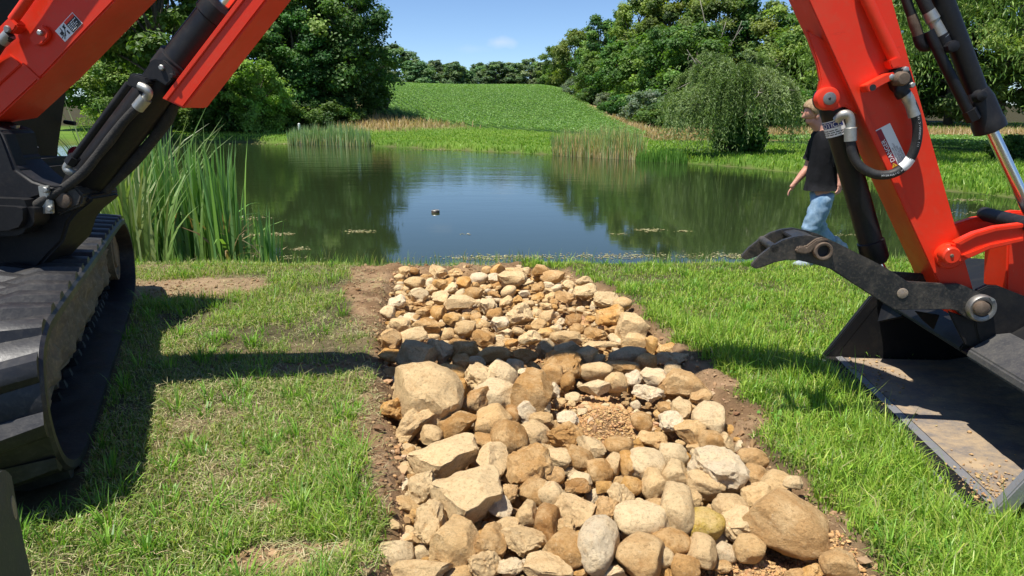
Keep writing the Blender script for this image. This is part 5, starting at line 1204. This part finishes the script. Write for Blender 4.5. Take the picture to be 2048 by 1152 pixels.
for (body, t0) in (('HYDRAULIC-HOSE VDE', .36), ('1/2 HYDRAULIC 100R1', .66)):     # printing along the hose
    i = int(t0 * len(hp3)); pos = hp3[i]; k = i; d = 0
    for chn in body:
        if k + 1 >= len(hp3): break
        a, b = hp3[k], hp3[k + 1]; f = d / (b - a).length; pt_ = a.lerp(b, f); tdir = (b - a).normalized()
        nv = (EXN - tdir * EXN.dot(tdir)).normalized()
        if chn != ' ': text('lettering', chn, pt_ + nv * .0222 - nv.cross(tdir) * .004, tdir, .011, 'white', hose, .0004, nv)
        d += .0085
        while k + 1 < len(hp3) - 1 and d > (hp3[k + 1] - hp3[k]).length: d -= (hp3[k + 1] - hp3[k]).length; k += 1
# --- bucket cylinder
bc = stack('bucket_cylinder', (1862, -60), (1982, 262), [(0, .047), (.74, .047), (.745, .050), (.80, .062), (.93, .066), (.94, .070), (.99, .070), (1, .05)], 'gloss_black', exc, off=.03)
stack('piston_rod', (1978, 252), (2066, 440), [(0, .027), (1, .027)], 'chrome', bc, off=.03)
pipe('steel_line', [(1858, 62, .06), (1880, 110, .07), (1938, 226, .08)], .0235, 'gloss_black', bc); pipe('line_nut', [(1938, 220, .085), (1948, 240, .085)], .031, 'gloss_black', bc, sm=False, seg=6)
pipe('hose', [(1822, -60, .06), (1846, 0, .06), (1859, 26, .06)], .027, 'hose', bc); pipe('hose_ferrule', [(1857, 22, .06), (1866, 40, .06), (1868, 44, .06), (1884, 76, .06)], [.027, .031, .026, .030], 'zinc', bc); pipe('hose_end', [(1881, 70, .06), (1890, 90, .06)], .030, 'black', bc, sm=False)
boss('clamp', (1909, 92), .13, [(0, .012), (.004, .026), (.06, .026)], 'black', bc, 8); boss('port_plug', (1966, 192), .12, [(0, .006), (.006, .022), (.04, .03)], 'gloss_black', bc, 20)
pipe('hose', [(1802, -50, .03), (1813, 0, .03), (1823, 30, .03)], .021, 'hose', bc); pipe('hose_ferrule', [(1823, 30, .03), (1829, 48, .03), (1838, 74, .03)], [.021, .024, .022], 'rust', bc); pipe('elbow_fitting', [(1837, 70, .03), (1842, 86, .03), (1850, 92, .03), (1864, 86, .03), (1876, 78, .02)], .027, 'black', bc)
# --- bucket links
nl_ = [(1909, 487), (1930, 476), (1951, 466), (1993, 454), (2048, 447), (2085, 448), (2085, 480), (2048, 483), (1979, 499), (1937, 518), (1925, 526), (1912, 524)]
lk = prism('bucket_link', nl_, .20, .05, 'orange', exc, .008)
prism('link_flange', [(1909, 487), (1930, 476), (1951, 466), (1993, 454), (2048, 447), (2048, 456), (1994, 463), (1953, 475), (1922, 491)], .212, .014, 'orange', lk, .004)
prism('link_flange', [(1922, 510), (1937, 518), (1979, 499), (2048, 483), (2048, 474), (1978, 489), (1940, 504)], .212, .014, 'orange', lk, .004)
boss('pin_collar', (1902, 513), .165, [(0, .055), (.006, .062), (.035, .062)], 'orange', lk, 36); boss('pin', (1905, 512), .235, [(0, .016), (.0, .034), (.008, .041), (.06, .041)], 'orange', lk, 36); boss('grease_nipple', (1905, 512), .24, [(0, .006), (.006, .010)], 'rust', lk, 12)
fl = [(1908, 449), (1951, 436), (1993, 430), (2030, 422), (2070, 424), (2070, 458), (2012, 452), (1958, 468), (1922, 482), (1905, 484)]
prism('bucket_link', fl, -.15, .05, 'orange', exc, .008)
hl = prism('tipping_link', [(2016, 470), (2060, 462), (2110, 470), (2120, 612), (2012, 588)], .10, .2, 'orange', exc, .008)
boss('pin', (2066, 452), .22, [(0, .035), (.40, .035)], 'black', hl)
# --- bucket
BW = (LIPF - LIPN).length / 2; BC = (LIPF + LIPN) / 2
def bpnt(u, w_, z): return BC + EU * u - EXN * w_ + Vector((0, 0, z))
bprof = [(0, .012), (.30, .012), (.75, .015), (.98, .07), (1.16, .22), (1.24, .42), (1.18, .60), (1.0, .71), (.78, .72), (.55, .64), (.285, .45)]
bk = bmesh.new(); n_ = len(bprof); th = .022; inner = []
for i, (a, z) in enumerate(bprof):
    p0 = Vector(bprof[max(i - 1, 0)]); p1 = Vector(bprof[min(i + 1, n_ - 1)]); t = (p1 - p0).normalized(); n = Vector((-t.y, t.x)); inner.append((a + n.x * th, z + n.y * th))
rows = [[bk.verts.new(bpnt(a, s_ * BW, z)) for a, z in bprof + inner[::-1]] for s_ in (-1, 1)]; K = 2 * n_
for k in range(K): bk.faces.new((rows[0][k], rows[0][(k + 1) % K], rows[1][(k + 1) % K], rows[1][k]))
for r_ in rows: bk.faces.new(r_)
bucket = bm_obj('bucket', bk, M['bucket'], exc, angle=30); bucket['label'] = 'wide black bucket resting on the grass with a scoured floor'
for s_ in (-1, 1):
    bm = bmesh.new(); pts = [(-.015, -.003)] + [(a, z - .003) for a, z in bprof[1:]] + [(.27, .47)]
    poly_bm(bm, [bpnt(a, s_ * (BW + .014) - .014 * 1, z) for a, z in pts], -EXN * .028, .004); bm_obj('side_plate', bm, M['bucket'], bucket, angle=40)
    bm = bmesh.new(); poly_bm(bm, [bpnt(a, s_ * (BW + .020) - .022, z) for a, z in ((-.022, -.004), (.06, .0), (.30, .40), (.255, .455))], -EXN * .044, .006); bm_obj('side_cutter', bm, M['edge'] if s_ < 0 else M['bucket'], bucket, angle=40)
bm = bmesh.new(); poly_bm(bm, [bpnt(a, -BW + .004, z) for a, z in ((-.035, .002), (-.03, .014), (.115, .042), (.12, .030), (.12, .002))], -EXN * (2 * BW - .008), .003); bm_obj('cutting_edge', bm, M['edge'], bucket, angle=40)
bm = bmesh.new(); fv = [[bm.verts.new(bpnt(a, -BW + .03 + (2 * BW - .06) * j / 40, z + .004 + (.006 * noise.noise(Vector((a * 9, j * .5, 1))) if 0 < i < 9 else 0))) for i, (a, z) in enumerate([(.118, .037), (.2, .036), (.35, .036), (.5, .037), (.65, .038), (.76, .041), (.85, .06), (.96, .10), (1.04, .15), (1.10, .21)])] for j in range(41)]
for A, B in zip(fv, fv[1:]):
    for k in range(9): bm.faces.new((A[k], A[k + 1], B[k + 1], B[k]))
bm_obj('bucket_floor', bm, M['bfloor'], bucket, smooth=True)
bm = bmesh.new(); poly_bm(bm, [bpnt(a, -BW + .0, z) for a, z in ((.262, .445), (.285, .43), (.42, .53), (.45, .575), (.38, .565), (.27, .485))], -EXN * (BW - .18), .008); bm_obj('rim_bar', bm, M['rim'], bucket, angle=40)
bm = bmesh.new(); poly_bm(bm, [bpnt(a, -.10, z) for a, z in ((.272, .45), (.29, .437), (.42, .53), (.44, .56), (.38, .55), (.28, .478))], -EXN * (BW + .09), .008); bm_obj('rim_bar', bm, M['bucket'], bucket, angle=40)
for off in (.18, -.14):
    prism('hinge_ear', [(1946, 600), (1956, 582), (1978, 572), (2000, 573), (2048, 592), (2200, 650), (2230, 780), (2060, 742), (1962, 694), (1952, 660)], off, .04, 'bucket', bucket, .006)
prism('gusset', [(1896, 622), (1950, 640), (1962, 700), (1930, 690), (1912, 655)], .17, .012, 'bucket', bucket, .004); prism('gusset', [(1830, 622), (1880, 630), (1868, 660), (1845, 640)], -.12, .012, 'bucket', bucket, .003)
bm = bmesh.new(); poly_bm(bm, [bpnt(.30, BW - .05, .40), bpnt(.33, BW - .05, .49), bpnt(.30, BW - .34, .42), bpnt(.24, BW - .16, .33)], EU * .03, .004); bm_obj('corner_brace', bm, M['bucket'], bucket, angle=40)
P = []; 
for k in range(500):
    w_ = BW - .05 - abs(random.gauss(0, .5)) if random.random() < .35 else -BW + .06 + abs(random.gauss(0, .16)); a = abs(random.gauss(.16, .12)) + .02
    if abs(w_) < BW - .03: P.append(bpnt(a, w_, .046))
P = np.array(P); tag(clods('loose_dirt', P, np.minimum(rng.gamma(1.5, .0022, len(P)) + .0015, .012), pick([(.42, .27, .13), (.38, .25, .12), (.46, .31, .16)], len(P))), kind='stuff')
# --- thumb
tp = [(1503, 531), (1519, 513), (1542, 495), (1566, 481), (1589, 474), (1613, 471), (1644, 477), (1667, 484), (1714, 506), (1760, 529), (1779, 540), (1797, 551), (1817, 564), (1847, 566), (1892, 569), (1917, 568), (1937, 575), (1960, 586), (1978, 595), (1989, 608), (1990, 626), (1981, 639), (1966, 645), (1944, 641), (1926, 632), (1915, 622), (1901, 619), (1790, 620), (1774, 611), (1745, 592), (1700, 563), (1664, 539), (1628, 528), (1597, 521), (1574, 520), (1550, 525), (1527, 534), (1513, 538), (1506, 536)]
thumb = prism('thumb', tp, .20, .032, 'thumbsteel', exc, .004); thumb['label'] = 'scuffed black steel thumb with two curved prongs'
near3 = [P3(q, .20) for q in tp]; bm = bmesh.new(); poly_bm(bm, [p + -EXN * .215 for p in near3], -EXN * .032, .004); bm_obj('prong_plate', bm, M['thumbsteel'], thumb, angle=40)
def nt_(q): return P3(q, .20)
bm = bmesh.new(); tube_bm(bm, [nt_((1549, 497)) , nt_((1549, 497)) - EXN * .24], .020, 16); bm_obj('cross_tube', bm, M['thumbsteel'], thumb, angle=40)
bm = bmesh.new(); poly_bm(bm, [nt_(q) - EXN * .03 for q in ((1590, 477), (1614, 473), (1640, 479), (1640, 486), (1590, 484))], -EXN * .19, .004); bm_obj('cross_plate', bm, M['thumbsteel'], thumb, angle=40)
bm = bmesh.new(); ring_bm(bm, P3((1648, 503), .232), -EXN, .029, .044, .06); bm_obj('pivot_ring', bm, M['rust'], thumb, angle=50); boss('bore_shade_disc', (1648, 503), .206, [(0, .030), (.004, .030)], 'ink_shade', thumb)  # dark disc within the ring: the bore's shade put in as black
prism('stop_lever', [(1592, 505), (1593, 498), (1599, 493), (1613, 494), (1622, 487), (1633, 479), (1646, 476), (1660, 480), (1640, 486), (1631, 496), (1622, 506), (1610, 509), (1599, 507)], .222, .03, 'rust', thumb, .006)
boss('pin', (1806, 587), .206, [(0, .020), (.002, .025), (.012, .025)], 'bfloor', thumb)
bm = bmesh.new(); ring_bm(bm, P3((1966, 618), .228), -EXN, .040, .066, .03); bm_obj('washer', bm, M['steel'], thumb, angle=50); boss('pin', (1968, 619), .262, [(0, .006), (.0, .022), (.008, .034), (.08, .036), (.5, .036)], 'rust', thumb, 30)
prism('zinc_tab', [(1978, 594), (1988, 597), (1992, 601), (1984, 603)], .235, .006, 'zinc', thumb, .001)

# ------------------------------------------------------------------ person
def grow(name, nodes, edges, mat, parent, root=0, lvl=2):
    """one skinned surface over a skeleton: nodes (position, rx, ry)"""
    me = bpy.data.meshes.new(name); me.from_pydata([n[0][:] for n in nodes], edges, []); o = bpy.data.objects.new(name, me); COL.objects.link(o)
    md = o.modifiers.new('skin', 'SKIN'); me.skin_vertices if me.skin_vertices else None
    if not me.skin_vertices:
        with bpy.context.temp_override(object=o, active_object=o): bpy.ops.mesh.customdata_skin_add()
    sv = me.skin_vertices[0].data
    for i, n in enumerate(nodes): sv[i].radius = (n[1], n[2] if len(n) > 2 else n[1]); sv[i].use_root = (i == root)
    md.use_smooth_shade = True; ss_ = o.modifiers.new('sub', 'SUBSURF'); ss_.levels = lvl; ss_.render_levels = lvl
    bpy.context.view_layer.update(); m2 = bpy.data.meshes.new_from_object(o.evaluated_get(bpy.context.evaluated_depsgraph_get())); bpy.data.objects.remove(o)
    for p in m2.polygons: p.use_smooth = True
    m2.materials.clear(); m2.materials.append(mat); o = bpy.data.objects.new(name, m2); COL.objects.link(o)
    if parent is not None: setparent(o, parent)
    return o
PY = 7.35; PPL = Plane((0, PY, 0), (0, -1, 0))
def Q(px, py, dy=0.): return PPL.pt(px, py) + Vector((0, dy, 0))
foot = Q(1612, 530); person = empty('person', (foot.x, PY, 0.)); tag(person, 'young person with short blond hair walking along the bank in black t-shirt and faded jeans', 'person')
# the body: pelvis, spine, neck, head, arms with five fingers, legs
N_ = []; E_ = []
def nd(p, r, r2=None, par=None):
    N_.append((p, r, r2 or r)); i = len(N_) - 1
    if par is not None: E_.append((par, i))
    return i
pel = nd(Q(1645, 385), .105, .095); wa = nd(Q(1648, 350), .115, .10, pel); ch = nd(Q(1651, 305), .13, .12, wa); up = nd(Q(1650, 278), .115, .10, ch); nk = nd(Q(1641, 256), .058, .056, up)
hb = nd(Q(1631, 240), .062, .062, nk); hm = nd(Q(1625, 226), .088, .080, hb); ht = nd(Q(1624, 213), .078, .072, hm); hc = nd(Q(1625, 206), .05, .05, ht)
jaw = nd(Q(1612, 243, .02), .030, .030, hb); nose = nd(Q(1605, 235, .03), .010, .010, hm)
def arm_(sh, el, wr, hd, par, r=(.06, .046, .030)):
    a = nd(sh, r[0], None, par); b = nd(sh.lerp(el, .5), r[0] * .92, None, a); c = nd(el, r[1], None, b); d = nd(el.lerp(wr, .45), r[1] * .95, None, c); e = nd(wr, r[2], r[2] * .8, d); f = nd(hd, .036, .018, e); return e, f
wr1, hd1 = arm_(Q(1657, 282, -.17), Q(1664, 330, -.23), Q(1657, 358, -.27), Q(1655, 370, -.28), up)
wr2, hd2 = arm_(Q(1646, 282, .17), Q(1632, 338, .20), Q(1603, 370, .18), Q(1594, 381, .17), up)
def leg_(hip, kn, an, par):
    a = nd(hip, .068, None, par); b = nd(hip.lerp(kn, .5), .060, None, a); c = nd(kn, .048, None, b); d = nd(kn.lerp(an, .35), .048, None, c); e = nd(an, .038, None, d); return e
an1 = leg_(Q(1637, 392, -.08), Q(1613, 450, -.10), Q(1616, 518, -.08), pel); an2 = leg_(Q(1650, 392, .09), Q(1640, 452, .10), Q(1677, 492, .12), pel)
body = grow('body', N_, E_, M['skin'], person)
def hand(wr, hd, fwd, side, seedc, parent):
    d = (hd - wr).normalized(); s_ = side.normalized()
    for k in range(5):
        if k < 4:
            b0 = hd + s_ * (-.026 + .0175 * k) - d * .01; L0 = (.070, .078, .073, .058)[k]; dd = (d + fwd * .25).normalized(); d2 = (d + fwd * .9).normalized(); d3 = (d + fwd * 1.8).normalized()
            pts = [b0, b0 + d * .02, b0 + d * .02 + dd * L0 * .4, b0 + d * .02 + dd * L0 * .4 + d2 * L0 * .33, b0 + d * .02 + dd * L0 * .4 + d2 * L0 * .33 + d3 * L0 * .25]
        else:
            b0 = hd - s_ * .02 - d * .03; pts = [b0, b0 - s_ * .022 + d * .012 + fwd * .01, b0 - s_ * .034 + d * .035 + fwd * .02, b0 - s_ * .036 + d * .055 + fwd * .028]
        n = [(p, .0095 - .0008 * i, .0088 - .0008 * i) for i, p in enumerate(pts)]
        yield n
allf = []
for wr, hd, fwd in ((N_[wr1][0], N_[hd1][0], Vector((-1, -.1, 0)).normalized()), (N_[wr2][0], N_[hd2][0], Vector((.3, -.1, -.9)).normalized())):
    for n in hand(wr, hd, fwd, Vector((-.8, -.5, .1)) if fwd.x < -.5 else Vector((-.5, -.6, -.3)), 0, body): allf.append(grow('finger', n, [(i, i + 1) for i in range(len(n) - 1)], M['skin'], None, lvl=1))
bm = bmesh.new(); bm.from_mesh(body.data)
for f in allf: bm.from_mesh(f.data); bpy.data.objects.remove(f)
# ears belong to the same body surface
for (px, py, dy) in ((1629, 233, -.082),):
    c = Q(px, py, dy); b = bmesh.new(); bmesh.ops.create_icosphere(b, subdivisions=2, radius=1); bmesh.ops.scale(b, vec=(.017, .008, .032), verts=b.verts); bmesh.ops.translate(b, vec=c, verts=b.verts); merge(bm, b)
for (px, py, dy) in ((1606.5, 225, -.03), (1606.5, 225, .05)):
    b = bmesh.new(); bmesh.ops.create_icosphere(b, subdivisions=2, radius=.008); bmesh.ops.translate(b, vec=Q(px + 1.5, py, dy), verts=b.verts); merge(bm, b)
bm.to_mesh(body.data); bm.free()
for p in body.data.polygons: p.use_smooth = True
# hair
bm = bmesh.new(); bmesh.ops.create_icosphere(bm, subdivisions=4, radius=1); hc3 = Q(1624, 219)
for v in bm.verts:
    c = v.co; v.co = Vector((c.x * .104 + .012, c.y * .100, c.z * .108 + .006)) * (1 + .03 * noise.noise(c * 5) + .02 * noise.noise(c * 14))
dl = [v for v in bm.verts if v.co.z < (-.070 if v.co.x > .03 else -.070 + (.03 - v.co.x) * .75) + .006 * noise.noise(v.co * 60)]
bmesh.ops.delete(bm, geom=dl, context='VERTS'); bmesh.ops.translate(bm, vec=hc3, verts=bm.verts); bmesh.ops.solidify(bm, geom=bm.faces[:], thickness=.01); bm_obj('hair', bm, M['hair'], person, smooth=True)
# shirt: rings down the trunk plus two sleeves, with folds
def loft(name, rings, mat, seg=40, fold=.0, caps=False, bm=None):
    own = bm is None; bm = bm or bmesh.new(); R_ = []
    for j, (c, rx, ry, tilt) in enumerate(rings):
        row = []
        for k in range(seg):
            a = 2 * math.pi * k / seg; p = Vector((math.cos(a) * rx, math.sin(a) * ry, 0)); p = Matrix.Rotation(tilt, 3, 'Y') @ p
            p *= 1 + fold * (noise.noise(Vector((math.cos(a) * 2.2, math.sin(a) * 2.2, c.z * 9))) + .6 * noise.noise(Vector((math.cos(a) * 5, math.sin(a) * 5, c.z * 16))))
            row.append(bm.verts.new(c + p))
        R_.append(row)
    for A, B in zip(R_, R_[1:]):
        for k in range(seg): bm.faces.new((A[k], A[(k + 1) % seg], B[(k + 1) % seg], B[k]))
    return bm
def along(pts, n):
    P = smooth_path(pts, n); return P
bm = loft('t', [(Q(1642, 259), .060, .062, 0), (Q(1645, 264), .085, .10, .1), (Q(1649, 271), .115, .17, .1), (Q(1651, 282), .135, .215, .05), (Q(1652, 300), .150, .215, 0), (Q(1651, 322), .152, .195, 0), (Q(1648, 345), .165, .185, 0), (Q(1646, 362), .178, .185, 0), (Q(1645, 379), .188, .19, -.05)], None, fold=.10)
def sleeve(bm, a, b, r0, r1):
    ax = (b - a).normalized(); u = ax.orthogonal().normalized(); w = ax.cross(u); R_ = []
    for j in range(7):
        t = j / 6; c = a.lerp(b, t); r = r0 + (r1 - r0) * t
        R_.append([bm.verts.new(c + (u * math.cos(q) + w * math.sin(q)) * r * (1 + .12 * noise.noise(Vector((math.cos(q) * 2, math.sin(q) * 2, t * 3 + a.y * 9))))) for q in [2 * math.pi * k / 24 for k in range(24)]])
    for A, B in zip(R_, R_[1:]):
        for k in range(24): bm.faces.new((A[k], A[(k + 1) % 24], B[(k + 1) % 24], B[k]))
    bm.faces.new(R_[0])
sleeve(bm, Q(1656, 279, -.13), Q(1664, 326, -.225), .090, .080); sleeve(bm, Q(1648, 279, .13), Q(1636, 322, .195), .088, .078)
bmesh.ops.solidify(bm, geom=bm.faces[:], thickness=-.006); shirt = bm_obj('t_shirt', bm, M['shirt'], person, smooth=True)
for j in range(3):   # small white quarter dome mark on the shoulder blade
    bm = bmesh.new(); c = Q(1636, 277, -.235); r0, r1 = .012 + j * .014, .022 + j * .014; pts = []
    for k in range(9): a = math.pi * .5 * k / 8; pts.append((math.cos(a) * r1, math.sin(a) * r1))
    for k in range(8, -1, -1): a = math.pi * .5 * k / 8; pts.append((math.cos(a) * r0, math.sin(a) * r0))
    f = [bm.verts.new(c + Vector((-x * .9 + .02, -.012, z))) for x, z in pts]; bm.faces.new(f); bmesh.ops.solidify(bm, geom=bm.faces[:], thickness=.01); bm_obj('emblem', bm, M['white'], shirt)
# jeans: two legs grown together at the seat
N2 = []; E2 = []
def n2(p, r, r2=None, par=None):
    N2.append((p, r, r2 or r)); i = len(N2) - 1
    if par is not None: E2.append((par, i))
    return i
a = n2(Q(1646, 376), .150, .15); b = n2(Q(1645, 392), .145, .15, a)
for pts in ((Q(1636, 404, -.085), Q(1625, 428, -.10), Q(1612, 452, -.10), Q(1611, 485, -.09), Q(1614, 521, -.08)), (Q(1650, 404, .085), Q(1646, 428, .10), Q(1641, 454, .10), Q(1656, 472, .11), Q(1675, 493, .12))):
    q = b
    for p, r in zip(pts, (.118, .108, .092, .082, .076)): q = n2(p, r, r, q)
jn = grow('jeans', N2, E2, M['denim'], person, lvl=3)
for v in jn.data.vertices:
    c = v.co; d = .016 * noise.noise(Vector((c.x * 9, c.y * 9, c.z * 16))) + .009 * noise.noise(Vector((c.x * 22, c.y * 22, c.z * 36))); v.co = c + v.normal * d
for (c, dx) in ((Q(1610, 527, -.08), -.03), (Q(1690, 498, .12), .0)):
    b = bmesh.new(); bmesh.ops.create_icosphere(b, subdivisions=3, radius=1)
    for v in b.verts: v.co = Vector((v.co.x * .14, v.co.y * .05, (max(v.co.z, -.55)) * .06 * (1.2 if v.co.x > 0 else .8)))
    if dx == 0: bmesh.ops.rotate(b, cent=(0, 0, 0), matrix=Matrix.Rotation(R(55), 3, 'Y'), verts=b.verts)
    bmesh.ops.translate(b, vec=c + Vector((dx, 0, .01)), verts=b.verts); bm_obj('shoe', b, M['shoe'], person, smooth=True)
